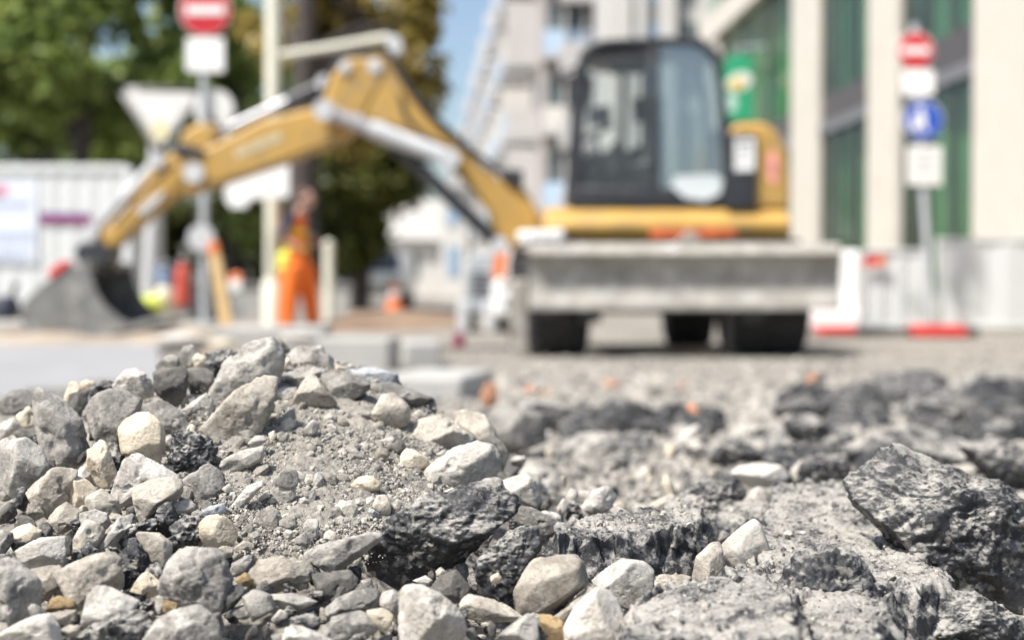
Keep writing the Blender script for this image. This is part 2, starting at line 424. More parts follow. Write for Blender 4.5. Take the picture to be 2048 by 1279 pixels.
FR = {'A': (0, 640, 3.996), 'B': (400, 640, 3.996), 'C': (800, 700, 3.996), 'D': (0, 940, 3.772), 'E': (400, 940, 3.772),
      'F': (800, 940, 3.772), 'G': (1200, 700, 3.996), 'H': (1200, 940, 2.415), 'P': (0, 0, 1)}
HEROES = []       # convex screen outlines already taken
_seed = [100]
def hero(fr, pts, tone, label, dd=0.0, depth=.8, sharp=None, rough=None, facets=3, dabs=None, grow=1.13, ab=None):
    ox, oy, k = FR[fr]
    px = np.array([[float(c) for c in q.split(',')] for q in pts.split()]) / k + np.array([ox, oy])
    h = np.array(hull2(px)); c = (h.min(0) + h.max(0)) / 2
    w = h.max(0) - h.min(0); sizepx = math.sqrt(w[0] * w[1])
    asph = tone.startswith('asph')
    if dabs is None:
        low = h[h[:, 1] > h[:, 1].max() - .18 * w[1]].mean(0)
        db = hit(low[0], min(low[1], 1290), 6); dc = hit(c[0], c[1], 6)
        d = db + min(max(dc - db, 0), .5 * sizepx / FPX * db + .01) * .7 + dd
    else: d = dabs
    HEROES.append((h, d))
    if dabs is None and sizepx < 90: d -= .010 * float(dustmask(*P(c[0], c[1], d)[:2]))
    ctr = P(c[0], c[1], d)
    poly = [((x - c[0]) / FPX * d * grow, -(y - c[1]) / FPX * d * grow) for x, y in h]
    _seed[0] += 1
    big = sizepx > 190 or (asph and sizepx > 75)
    sub = 6 if big else 5 if sizepx > 50 or asph else 4
    v, f = rock_shape(poly, _seed[0], depth, sub, (sharp or (40 if asph else random.choice((50, 70, 90)))) * (1 if asph or (sharp and sharp < 20) else 1.6), rough or random.choice((.026, .034, .044)), facets, asph, abump=ab or (.35 if tone == 'asphp' else 1.0))
    name = 'asphalt_chunk' if asph else 'brick_fragment' if tone == 'brick' else 'stone'
    o = mesh_np(name, v, f, M[tone], loc=ctr)
    tag(o, label, 'asphalt chunk' if asph else 'brick fragment' if tone == 'brick' else 'stone', 'broken asphalt chunks' if asph else 'brick fragments in the gravel' if tone == 'brick' else 'stones of the rubble heap')
    return o

def T(s):
    for ln in s.strip().splitlines():
        q = [x.strip() for x in ln.split('|')]
        kw = eval('dict(' + q[4] + ')') if len(q) > 4 else {}
        hero(q[0], q[1], q[2], q[3], **kw)

T("""
A|0,745 0,640 100,570 200,560 290,590 280,680 140,750|grey|blurred flat grey stone at the far left end of the heap crest
A|1280,170 1300,120 1400,100 1560,125 1650,165 1560,180 1540,205 1290,215|pale|flat white stone lying topmost on the heap like a lid
A|1280,212 1480,200 1560,200 1640,190 1640,240 1420,270 1300,285|dark|thin dark slab directly under the topmost white lid stone
A|1690,180 1720,160 1800,150 1890,175 1870,220 1700,225|cream|small yellowish blurred stone behind the crest near the tall speckled boulder
A|1650,260 1760,245 1890,240 1880,300 1780,460 1700,430 1660,330|asphd|dark gritty asphalt lump wedged left of the tall speckled boulder
A|1540,310 1580,265 1630,290 1665,380 1560,370|cream|small bright cream stone stuck between dark stones below the white lid
A|1440,300 1470,215 1540,205 1600,270 1540,370 1450,380|grey|mid grey stone just below the dark slab under the white lid
A|1250,360 1330,265 1420,265 1430,340 1420,420 1260,410|grey|grey stone capping the dark brownish upright stone on the crest
A|1235,430 1300,395 1480,385 1505,450 1490,560 1420,690 1320,660 1250,560|dark|dark brownish upright stone under the crest, pointed at the bottom
A|1505,400 1640,390 1700,430 1700,560 1640,590 1530,580 1505,500|dark|dark squarish stone right of the brownish upright stone
A|920,520 950,470 1010,410 1090,395 1160,440 1230,480 1235,560 1210,610 1090,625 960,580|pale|pale flat topped stone with a reddish line on the left crest
A|720,570 830,490 890,475 930,530 930,580 830,610 760,660|asphd|small dark asphalt lump on the left crest beside the pale flat topped stone
A|555,600 690,570 720,600 700,640 640,780 570,690|dark|dark grey stone below the small asphalt lump on the left crest
A|510,630 560,500 620,490 640,560 560,600 570,680|cream|narrow upright cream stone on the left crest
A|640,560 650,500 690,480 750,490 760,530 700,570|cream|small cream stone half behind the asphalt lump on the left crest
A|290,590 330,565 410,600 500,650 560,710 640,800 690,960 710,1040 640,1130 560,1170 440,1170 380,1150 330,1000 295,780|grey|long bluish grey stone leaning left, largest on the left flank|depth=.55, facets=2
A|130,760 230,690 280,740 290,840 210,860 160,870|cream|ochre cream stone touching the left side of the long leaning grey stone
A|0,830 110,780 150,830 140,880 60,930 0,965|pale|white stone cut by the left picture edge above the black gap
A|100,900 180,870 300,880 310,960 200,990|dark|dark flat stone under the ochre cream stone at the left
A|700,720 770,620 880,580 1000,590 1110,650 1100,720 1000,800 960,900 960,1100 900,1090 830,930 740,870|grey|big rounded mottled grey stone behind the bright cream upright stone|rough=.05
A|960,870 1000,790 1080,745 1190,755 1260,810 1300,900 1305,1100 1270,1150 1180,1110 1110,1070 970,1060|cream|bright cream upright stone with a sharp facet on its right|facets=4, sharp=44, dd=-.012
A|1110,740 1160,690 1260,650 1340,670 1440,740 1520,890 1450,940 1310,945 1290,860 1230,780|grey|smooth grey wedge stone right of the bright cream upright stone
A|1445,730 1560,640 1640,590 1690,650 1690,770 1620,830 1530,820|light|light grey egg shaped stone beside the dark hollow under the crest
B|90,620 110,540 220,350 330,230 450,190 560,170 640,280 640,400 590,480 580,570 400,560 300,600 150,760|light|tall speckled light boulder with brown marks, highest of the crest|rough=.05, facets=3
B|20,860 280,580 380,560 480,460 590,470 580,680 430,740 420,850 410,990 330,1000 120,1010 80,930|beige|long beige stone sloping up to the right below the tall speckled boulder|depth=.6, dd=-.012
A|1340,1090 1380,980 1500,910 1620,920 1700,1010 1700,1110 1600,1170 1540,1140 1440,1240 1340,1190|asphd|round gritty asphalt ball beside the long beige stone|dd=-.01
A|690,1280 710,1050 800,975 850,1000 890,1110 945,1260 880,1330 760,1310|cream|tall cream stone with an ochre stain in front of the rounded mottled stone|sharp=44
P|0,915 25,885 52,880 78,895 95,935 85,965 50,985 12,998 2,975|light|light grey blocky stone at the left picture edge above the small cream pair
D|215,170 330,50 400,0 560,-10 575,30 490,150 490,240 360,345 270,270|beige|smooth beige stone hanging over a dark hollow at the left|depth=.7, facets=2
D|480,180 500,90 550,40 680,100 720,150 680,210 620,310 500,290|cream|creamy white stone with a stepped edge left of the centre pile
D|630,250 700,180 770,150 880,230 910,310 870,330 780,330 740,420 640,400|beige|warm beige stone leaning on the creamy white stepped stone
D|200,310 240,240 300,280 345,345 270,380|beige|small beige stone under the smooth overhanging beige stone
D|360,390 430,290 500,250 610,310 610,380 540,400 480,470 380,440|beige|dull beige stone below the creamy white stepped stone
D|865,160 950,-60 1050,-130 1180,-60 1290,30 1340,60 1100,120 1000,220 900,275|light|broad light grey stone below the bright cream upright stone
D|1015,145 1120,90 1200,75 1350,55 1365,160 1340,210 1200,290 1100,390 1045,395 1025,270|beige|ochre grey slab with a straight left edge and shaded face|sharp=50, facets=2, dd=-.012
D|1330,130 1450,20 1560,-40 1690,40 1690,130 1600,230 1500,255 1400,220|grey|smooth dark grey stone right of the ochre grey slab|facets=2
D|1250,310 1300,250 1420,215 1480,270 1460,320 1330,355|light|small rounded light stone beneath the smooth dark grey stone|sharp=16
D|1490,340 1580,270 1690,250 1700,320 1560,355|blue|small bluish white stone above the speckled cream cobble
D|1510,400 1560,350 1670,335 1760,400 1790,510 1720,570 1620,600 1550,570 1515,490|cream|speckled round cream cobble above the veined grey block|sharp=16, rough=.03, dd=-.012
D|1650,590 1690,565 1760,580 1760,640 1700,665 1660,640|beige|small rounded beige pebble under the speckled cream cobble|sharp=16, dd=-.01
D|1210,900 1290,680 1330,600 1430,620 1620,615 1670,650 1700,720 1730,830 1690,950 1690,1020 1610,1080 1480,1020 1370,1010 1220,960|grey|large veined grey block with rough edges, biggest at lower left centre|facets=4, sharp=26, rough=.055, dd=-.015
D|80,460 130,410 220,405 305,460 290,510 210,560 120,580|cream|cream stone above the jagged pale stone at the left
D|130,610 200,570 300,520 400,530 485,505 470,640 470,710 380,690 240,750 170,700|pale|jagged pale stone with pointed corners at the left|sharp=44, dd=-.01
D|0,450 90,480 100,530 40,620 -30,690 -60,560|grey|grey stone cut by the left edge beside the cream stone
D|-40,700 40,680 140,710 220,770 300,840 250,920 300,1050 200,1130 60,1200 -40,1210|grey|large angular grey rock cut by the left edge at the bottom|facets=4, sharp=44
D|230,750 420,720 470,770 430,900 300,1000 250,930|beige|flat beige stone under the jagged pale stone
D|430,780 600,690 790,635 900,680 900,800 760,880 700,920 660,1000 600,1080 560,1000 490,920|beige|wide dusty beige stone in the lower left centre
D|555,540 610,440 660,370 740,400 790,470 740,560 600,680 565,620|beige|rough beige stone right of the black gap at the left
D|600,330 720,300 800,330 830,400 760,470 640,440|light|light dusty stone below the warm beige leaning stone
D|720,600 760,510 860,400 940,330 1000,330 1030,380 930,450 880,520 850,590 760,640|light|light curved stone left of the small black asphalt shards
D|860,520 890,460 930,440 950,460 920,520 880,550|pale|small pale chip beside the black asphalt shard
D|930,480 1010,430 1130,370 1170,390 1130,480 1040,510 980,570 920,560|asph|small black glinting asphalt shard below the ochre grey slab
D|960,440 1000,405 1040,405 1030,440 980,455|pale|thin white chip on top of the black glinting shard
D|1190,420 1220,300 1280,250 1300,380 1320,500 1250,520|asph|narrow upright black asphalt shard left of the speckled cream cobble
D|1310,440 1400,370 1500,380 1520,450 1480,560 1350,530|asphd|dusty asphalt lump between the upright shard and speckled cobble
D|1340,410 1400,350 1470,345 1500,380 1420,400|pale|white chip lying on the dusty asphalt lump
D|910,640 960,570 1020,540 1090,620 1150,760 1050,800 960,880 920,820|asph|tall black asphalt lump above the small cream wedge
D|1030,500 1060,480 1200,490 1290,560 1280,640 1230,830 1170,790 1100,640|beige|brown grey slab leaning left of the large veined block|depth=.5
D|990,905 1070,790 1120,765 1210,850 1210,940 1100,950|cream|small cream wedge left of the large veined grey block|sharp=44, dd=-.01
D|730,760 810,725 910,740 860,810 770,880|light|light chip lying on the wide dusty beige stone
D|775,870 900,760 930,790 930,880 870,920|pale|pale chip touching the tall black asphalt lump
D|640,1100 680,950 740,885 820,890 900,930 1040,990 1010,1030 880,1130 760,1180 610,1240|light|light grey stone with a dark right face at lower left|facets=3, sharp=44, dd=-.012
D|350,1050 390,970 450,945 550,985 570,1030 480,1060 370,1075|brown|ochre brown stone near the bottom left corner|sharp=16
D|380,1090 480,1055 560,1060 570,1130 500,1170 420,1160|beige|grey beige stone under the ochre brown stone
D|465,1200 520,1165 600,1170 600,1220 530,1265|beige|small grey beige stone second below the ochre brown stone
D|-30,1250 150,1150 270,1100 370,1090 430,1180 440,1279 400,1360 -30,1360|pale|large pale rock in the bottom left corner|dd=-.01
D|1050,1000 1110,955 1170,970 1170,1030 1120,1075 1060,1060|asph|small black asphalt lump left of the white sliver
D|1170,1040 1190,950 1230,960 1235,1060 1200,1090|pale|upright white sliver below the large veined grey block
D|1235,1060 1240,980 1330,1000 1340,1050 1260,1095|brown|brown grey stone right of the white sliver
D|1100,1270 1180,1150 1290,1080 1400,1050 1480,1020 1550,1060 1620,1150 1640,1260 1600,1360 1150,1360|light|large light rock at the bottom edge below the veined block|rough=.05, dd=-.012
D|600,1250 760,1150 860,1160 1000,1080 1060,1080 1050,1180 1130,1200 1090,1320 600,1320|asphd|dusty dark asphalt lump at the bottom edge left of the large light rock
D|1640,1100 1720,900 1800,850 1850,920 1760,1030|dark|dark flat stone in the shade right of the veined block
D|540,400 590,350 630,420 600,470 560,470|asphd|small dark lump in the gap beside the rough beige stone
D|620,620 670,590 720,620 720,650 630,680|asph|tiny black lump above the wide dusty beige stone
E|220,800 250,700 400,620 370,740 280,790|grey|dusty grey shard right of the veined grey block
E|390,720 420,650 600,660 800,680 850,790 760,860 640,870 560,910 440,890 400,800|beige|broad dusty brown grey rock at bottom centre with a shaded notch|facets=4, rough=.05
E|810,650 830,590 950,570 1200,510 1340,460 1350,530 1200,620 1130,700 1000,780 870,710|light|flat pointed light slab at the foot of the dust slope|depth=.4, sharp=44, dd=-.02
E|860,790 1000,770 1120,760 1180,820 1160,890 1080,950 910,980 880,870|dark|dark speckled stone under the flat pointed light slab|rough=.03
E|330,960 410,910 540,950 560,1040 480,1090 400,1130 350,1030|grey|dusty grey stone at the bottom left of centre
E|540,1120 600,1050 660,1070 650,1110 560,1145|pale|small pale stone at the bottom among dusty gravel
E|1350,960 1370,895 1450,900 1510,950 1490,1090 1420,1060 1360,1020|pale|smooth pale stone squeezed left of the big white and dark rock|sharp=16, dd=-.01
E|1260,1060 1400,1035 1460,1080 1440,1170 1370,1215 1320,1160|cream|smooth cream stone lower left of the big white and dark rock|sharp=16, dd=-.01
E|930,1080 1010,980 1200,900 1320,900 1345,1010 1200,1070 1010,1120|grey|wide flat dusty grey stone below the dark speckled stone|facets=2
E|1010,1110 1200,1060 1290,1090 1350,1200 1260,1250 1080,1290 1000,1240|grey|grey stone at the bottom under the wide flat dusty stone
E|640,1250 700,1155 800,1190 1000,1279 960,1340 640,1340|light|light grey rock cut by the bottom edge at centre left
F|10,940 60,900 170,880 290,940 380,1010 420,1060 500,1170 480,1250 440,1310 30,1310 20,1100|pale|big white rock with a dark stained front at bottom centre|rough=.055, dd=-.012
E|255,590 330,530 410,560 390,610 310,625|beige|flat dusty beige stone right of the small rounded pebble
E|440,210 520,135 525,200 450,230|pale|small pale angular stone on the left side of the dust slope
E|205,310 350,130 470,80 460,130 330,240 280,310|light|flat light shard leaning on the left side of the dust slope|depth=.5
E|165,140 220,95 245,130 240,170 190,170|light|small round pebble left of the flat leaning shard|sharp=10
E|500,330 560,60 640,0 740,20 720,180 660,260|light|smooth dust covered slab face in the upper dust slope|depth=.3, dd=.01
E|1145,110 1210,40 1300,50 1360,110 1340,150 1180,160|cream|angular cream stone in the middle of the dust slope
E|1300,270 1340,190 1400,185 1440,260 1430,340 1390,365|beige|oval beige stone left of the small leaf shaped pale stone|sharp=16
E|1440,270 1490,215 1530,240 1500,310 1450,340|pale|leaf shaped pale stone right of the oval beige stone
E|1260,300 1300,285 1355,330 1345,350 1300,350|blue|tiny smooth blue grey pebble beside the oval beige stone|sharp=10
E|630,480 650,445 700,460 690,520 650,515|pale|tiny pale chip low on the dust slope
E|725,510 790,470 830,540 800,590 730,550|grey|small grey stone low on the dust slope
E|780,440 810,370 900,365 890,440 880,510 820,530|light|upright light stone low on the dust slope beside a dark hole
E|270,830 340,770 390,820 410,890 330,890|brown|brown grey stone left of the broad dusty brown grey rock
E|520,940 700,930 800,960 870,990 740,1050 620,1050 560,1020|light|dusty light stone below the broad brown grey rock
E|1215,830 1290,815 1310,890 1230,890|grey|small grey block under the black asphalt slab
E|1610,830 1700,795 1750,830 1720,865|pale|small flat pale stone at the mouth of the black hollow
E|1780,760 1820,725 1870,780 1790,800|beige|tiny beige chip deep in the black hollow
F|230,900 310,800 420,760 520,880 480,960 380,1000 290,940|dark|dark grey stone at the mouth of the black hollow|facets=4
F|450,1060 500,960 540,940 700,975 800,1020 920,1100 830,1130 620,1130 480,1100|beige|long grey brown stone below the upright asphalt lump|facets=2, sharp=44
F|600,700 640,640 760,540 900,440 1040,430 1065,540 960,660 920,840 840,930 700,965 620,940 600,830|asphd|upright rugged asphalt lump right of the black hollow|dd=-.02, depth=.7
F|680,800 740,770 765,810 740,850 690,840|cream|pale pebble set into the front of the upright asphalt lump|dd=-.05
F|880,910 940,790 1000,690 1130,660 1310,655 1370,720 1395,860 1270,960 1080,1085 920,1090 890,1000|beige|big smooth boulder with a flat bright top at bottom right of centre|facets=2, sharp=44, rough=.02, dd=-.01
F|1440,830 1560,760 1670,680 1830,705 1890,760 1885,980 1740,1065 1690,930 1560,880|light|five sided light stone right of the big smooth boulder|facets=3, sharp=50, rough=.02
F|1255,1180 1330,1030 1460,910 1560,890 1650,960 1690,1080 1690,1310 1270,1310|pale|tall pale stone cut by the bottom edge below the five sided stone|facets=3, rough=.022, dd=-.012
F|1160,1100 1330,1000 1400,900 1450,870 1440,920 1330,1010 1250,1170|beige|thin beige stone squeezed behind the tall pale stone
F|1370,830 1400,790 1440,810 1450,860 1400,880|pale|small pale stone between the smooth boulder and five sided stone
F|700,1300 780,1210 960,1080 1020,1100 1040,1300|light|three cornered light stone cut by the bottom edge|sharp=50, facets=2, dd=-.012
F|1055,1085 1120,1090 1220,1140 1290,1300 1110,1300|brown|brown wedge stone right of the three cornered stone|sharp=44
F|890,60 940,25 1010,90 1060,230 1000,290 900,240 780,180 750,70 860,50|pale|flat pale stone leaning on the back end of the black asphalt slab
F|840,360 870,280 1000,290 1190,390 1210,460 1100,520 1060,450 900,400|grey|thin leaf shaped grey stone behind the upright asphalt lump|depth=.4
F|1020,330 1110,305 1200,340 1220,430 1180,420 1060,370|light|light stone half behind the thin leaf shaped grey stone
F|1310,200 1350,155 1440,150 1455,200 1400,255 1340,250|pale|smooth white pebble on the gravel right of the heap|sharp=10, rough=.015
F|1185,280 1230,215 1260,250 1250,320 1200,340|pale|small upright pale stone left of the small dark lump
F|1265,280 1310,230 1360,290 1340,360 1280,350|asphd|small dark speckled lump under the smooth white pebble
F|1470,370 1530,290 1620,260 1690,310 1690,370 1600,420 1500,400|pale|bright white stone behind the long asphalt slab|rough=.05
F|1360,300 1460,160 1560,130 1640,190 1600,270 1500,310 1420,400 1340,400|light|speckled light stone behind the smooth white pebble
F|1225,420 1260,395 1310,420 1290,465 1240,470|brown|small brown stone above the left end of the long asphalt slab
P|720,1130 740,1090 790,1040 880,985 990,955 1030,1000 1022,1030 940,1090 860,1150 800,1185 735,1180|asphd|big black asphalt slab tilted over the dark hollow at centre|depth=.5, facets=2, dd=.0
C|160,1030 230,930 420,800 600,745 720,770 770,880 760,960 640,1060 480,1080 280,1110 180,1080|pale|big bright white rock on the right shoulder of the heap|rough=.05, facets=3, dd=-.015
C|80,640 180,560 330,520 430,580 560,690 560,745 380,800 250,810 120,750|beige|grey brown stone with a shaded front above the bright white rock|facets=2, sharp=44
C|270,1180 400,1110 540,1080 610,1140 590,1190 440,1240 330,1260 280,1240|cream|long yellow cream stone lying on the black asphalt slab|sharp=16, dd=-.045
C|400,520 560,490 680,540 780,690 850,830 800,950 770,960 740,880 640,740 500,600|beige|broad flat beige stone behind the bright white rock|depth=.5, dd=.015
C|90,520 150,475 210,510 190,580 110,580|pale|small white pebble under the dark overhang on the right shoulder|sharp=16
B|1370,760 1460,600 1560,590 1660,680 1680,750 1650,840 1540,860 1430,830|beige|dusty rounded block on the right shoulder with two small bumps|sharp=16, dd=-.01
B|1340,520 1560,510 1700,590 1830,620 1700,700 1640,660 1480,610 1390,600|grey|wide flat stone making the right crest behind the dusty block|depth=.9
B|1700,690 1780,620 1840,610 1870,640 1800,680|dark|dark underside stone at the right tip of the wide flat crest stone
C|10,870 40,790 110,800 220,870 220,910 100,970 30,960|cream|angular beige stone left of the bright white rock|sharp=44
C|290,830 350,795 380,830 330,880|grey|tiny grey stone above the left end of the bright white rock
B|600,530 660,440 800,390 930,390 1000,430 900,480 760,540 620,540|grey|dome shaped grey stone on the crest behind the three cornered stone
B|720,690 800,540 870,430 920,450 1020,560 1085,660 1020,680 940,650 820,690|beige|three cornered beige stone standing on the upper dust slope|sharp=44, facets=2, dd=-.012
B|960,440 1150,420 1340,500 1340,550 1220,620 1160,665 1100,650 1020,540|grey|grey angular slab right of the three cornered beige stone|facets=2
B|580,590 640,540 790,530 740,640 620,665|light|low light stone left of the three cornered beige stone
B|720,260 800,210 960,210 1050,300 1070,390 920,370 840,350 760,390|light|light blocky stone on the crest right of the tall speckled boulder
B|640,310 690,290 720,330 660,430|cream|small cream stone squeezed right of the tall speckled boulder
B|1070,340 1180,390 1150,420 1090,420|cream|small cream stone at the right foot of the light blocky crest stone
B|570,160 640,150 720,240 690,270 620,260|dark|small dark stone on the crest top right of the tall speckled boulder
B|640,120 780,105 900,130 950,180 780,190 680,200|light|blurred flat light stone at the back of the crest
B|1200,400 1400,380 1560,430 1580,500 1340,510 1280,440|blue|blurred bluish stone behind the right crest
B|380,985 450,920 520,915 535,970 430,1025|pale|smooth white egg shaped pebble left of the dust slope|sharp=8, rough=.008, dd=-.015
B|430,830 550,710 560,830 530,900 450,890|grey|upright grey shard above the white egg shaped pebble
B|560,840 690,740 750,700 750,800 640,870|grey|grey shard at the upper left of the dust slope
B|545,910 590,885 610,930 570,980|cream|tiny cream stone right of the white egg shaped pebble
B|160,1130 320,1050 500,1010 480,1130 400,1180 200,1230|light|long dusty light stone below the white egg shaped pebble
B|1220,770 1280,710 1360,740 1350,790 1240,790|grey|small grey stone left of the dusty rounded block
B|830,870 900,800 960,810 930,900 850,950|grey|small upright grey stone high in the dust slope
B|1010,840 1060,825 1100,870 1060,910 1020,890|pale|small white pebble high in the dust slope|sharp=16
B|1400,970 1550,920 1540,980 1430,1010|light|thin light shard at the right of the dust slope
B|1520,1010 1600,940 1640,1000 1600,1080|dark|dark small stone at the right of the dust slope
B|1390,1090 1440,1000 1510,1060 1500,1120 1420,1130|beige|small beige stone in the right part of the dust slope
B|1150,1030 1230,1010 1310,1100 1270,1120|light|slim light splinter across the dust slope|depth=.5
H|690,160 720,110 770,80 820,100 820,220 750,255 690,230|pale|upright pale stone at the edge of the dust covered slab|sharp=18
H|580,380 650,310 740,250 770,270 780,340 830,440 780,500 640,560 600,530 580,460|pale|tall pale stone with a ridge leaning on the dust covered slab|facets=3, sharp=32, rough=.02, dd=-.02
H|450,520 470,420 530,360 580,355 580,480 600,540 560,575 480,560|beige|beige stone leaning left against the tall ridged pale stone|sharp=24, dd=-.02
H|415,545 440,550 570,575 560,588 430,588|pale|thin white chip under the leaning beige stone
H|255,560 290,510 370,500 430,520 420,590 250,630|beige|dull beige stone left of the thin white chip
H|430,280 480,270 545,340 530,360 450,310|asphd|small asphalt splinter at the right end of the long asphalt slab
H|210,180 340,115 360,140 310,250 250,240|beige|sloping beige shard behind the long asphalt slab|depth=.5
H|180,230 240,180 260,240 220,260|pale|small pale triangle behind the long asphalt slab
H|310,240 330,160 420,115 560,180 620,250 600,300 480,260|asphd|arched dark asphalt chunk behind the long asphalt slab|depth=.7
H|550,350 590,290 630,310 590,350|grey|small grey stone right of the asphalt splinter
H|420,120 520,50 680,60 700,160 650,240 600,200 500,130|asphd|blocky asphalt chunk left of the upright pale stone
G|1060,980 1120,940 1290,910 1420,930 1500,1000 1400,1090 1300,1080 1240,1110 1140,1050|pale|wide blurred white stone in the middle distance behind the upright pale stone
G|1520,960 1600,890 1660,870 1630,1000 1560,1060|pale|blurred pale stone right of the wide blurred white stone
G|1650,870 1800,830 1960,850 1980,1080 1700,1090 1600,1060|asphd|blurred asphalt chunk right of the blurred pale stones
G|0,760 0,540 100,500 240,520 400,560 520,600 640,640 560,740 400,770 200,780|asphk|long low black asphalt edge across the middle distance|depth=.5, dd=.25
G|680,700 760,710 890,810 800,850 700,760|pale|blurred pale slab tilted behind the speckled gravel
G|560,750 680,640 770,590 800,620 640,770|light|blurred light slab leaning right at the end of the black asphalt edge
G|900,900 980,760 1160,740 1280,800 1330,870 1180,930|asphd|blurred dusty asphalt plate left of the wide white stone
G|540,600 600,500 760,450 930,470 1000,560 900,610 780,580 640,650|asph|blurred black asphalt lump beside the orange brick piece|dd=.3
G|1280,520 1420,420 1600,370 1750,390 1780,470 1560,520 1400,540|asph|blurred black asphalt ridge on the right in the middle distance|dd=.3
G|1690,280 1730,200 1790,190 1810,230 1740,300|asph|far small black asphalt lump beside an orange brick piece|dd=.3
G|1480,560 1600,500 1800,560 1920,700 1880,790 1640,760 1520,680|asphd|blurred asphalt heap lump in the right middle distance
P|1700,965 1740,930 1790,893 1830,903 1900,933 1990,983 2090,1036 2090,1240 1990,1215 1890,1175 1840,1120 1780,1065 1725,1015|asphd|huge rugged asphalt boulder at the right picture edge|depth=.8, facets=4, dabs=1.25, ab=1.25
P|1560,1190 1600,1120 1650,1090 1705,1115 1745,1170 1768,1240 1775,1330 1590,1330|asph|dark ridge of fresh asphalt rising from the dust covered slab|depth=.9, dabs=1.07, facets=4
P|1768,1240 1800,1200 1850,1185 1950,1200 2060,1250 2060,1310 1770,1310|asphd|rough dusty asphalt chunk in the bottom right corner|dabs=1.08
P|1640,800 1680,775 1730,768 1790,830 1760,860 1660,855|asph|blurred black asphalt block standing up in the right middle distance|dabs=3.6
P|1780,850 1830,800 1930,790 2000,840 1960,880 1830,880|asphd|blurred grey asphalt block left of the frame edge behind the boulder|dabs=3.3
P|1880,790 1960,740 2060,760 2070,830 1960,830|asphd|far asphalt block at the right edge below the plastic fence|dabs=4.4
P|1985,880 2010,830 2070,820 2080,930 2020,930|asph|black asphalt block cut by the right edge behind the boulder|dabs=2.9
P|1690,900 1760,860 1880,865 1960,910 1990,975 1900,930 1800,890 1720,930|asphd|dusty asphalt plate directly behind the huge rugged boulder|dabs=2.2
P|1920,895 1990,880 2080,920 2080,1010 1990,975|asphd|shaded asphalt block right behind the huge rugged boulder|dabs=1.95
P|960,850 1010,810 1080,830 1090,880 1020,905 975,890|grey|blurred grey stone behind the right shoulder of the heap|dabs=2.3
P|1010,830 1060,800 1130,815 1140,860 1060,860|asphp|blurred dusty asphalt lump left of the black asphalt edge|dabs=2.9
P|1545,815 1610,790 1650,800 1640,840 1570,850|asph|blurred black lump between the two asphalt blocks at right|dabs=3.4
P|962,790 975,765 993,770 995,805 970,815|brick|upright orange brick piece right of the near kerb block|dabs=3.6
P|1035,782 1062,770 1075,785 1050,800|brick|flat orange brick piece on the gravel left of the excavator wheel|dabs=5.0
P|1080,790 1100,775 1118,790 1098,805|brick|pinkish brick piece right of the flat orange brick piece|dabs=4.9
P|1340,776 1365,766 1385,774 1360,786|brick|small far brick piece in front of the excavator|dabs=5.6
P|1372,812 1385,803 1408,838 1396,845|brick|thin orange brick splinter on the black asphalt lump|dabs=3.0
P|1608,768 1622,745 1634,750 1626,775|brick|orange brick piece beside the far small black lump|dabs=4.4
P|1200,768 1225,758 1240,770 1215,778|brick|reddish brick piece near the middle of the gravel strip|dabs=5.6
""")

def jumble(n, x0, x1, y0, y1, lo, hi, tones, label, near, far, seed):
    r = random.Random(seed)
    for i in range(n):
        y = y0 + (y1 - y0) * (i + r.random()) / n; x = r.uniform(x0, x1); w = r.uniform(lo, hi); h = w * r.uniform(.45, .8); m = r.randint(5, 8)
        a0 = r.random(); pts = ' '.join('%.1f,%.1f' % (x + w / 2 * math.cos(2 * math.pi * (k + a0) / m) * r.uniform(.8, 1.1), y + h / 2 * math.sin(2 * math.pi * (k + a0) / m) * r.uniform(.8, 1.1)) for k in range(m))
        hero('P', pts, r.choice(tones), label, dabs=far + (near - far) * (y - y0) / (y1 - y0))
jumble(24, 1545, 2075, 775, 950, 90, 190, ['asphk', 'asphk', 'asphk', 'asph'], 'blurred black asphalt lump in the jumble behind the huge rugged boulder', 1.9, 4.2, 3)
jumble(13, 985, 1440, 838, 872, 80, 140, ['asphk'], 'blurred black asphalt lump along the low black edge in the middle distance', 2.75, 3.1, 4)
jumble(20, 1060, 1720, 880, 985, 50, 140, ['asphd', 'asphp', 'asphs'], 'blurred dusty lump on the gravel between the black edge and the wide white stone', 1.95, 2.6, 5)
SLABS = []
def poly_sd(poly, x, y):
    """signed distance to a closed outline, positive inside"""
    dm = np.full(x.shape, 1e9); ins = np.zeros(x.shape, bool); n = len(poly)
    for i in range(n):
        (ax, ay), (bx, by) = poly[i], poly[(i + 1) % n]; ex, ey = bx - ax, by - ay
        t = np.clip(((x - ax) * ex + (y - ay) * ey) / (ex * ex + ey * ey), 0, 1)
        dm = np.minimum(dm, np.hypot(x - ax - t * ex, y - ay - t * ey))
        c = ((ay > y) != (by > y)) & (x < ex * (y - ay) / (ey + 1e-12) + ax); ins ^= c
    return np.where(ins, dm, -dm)
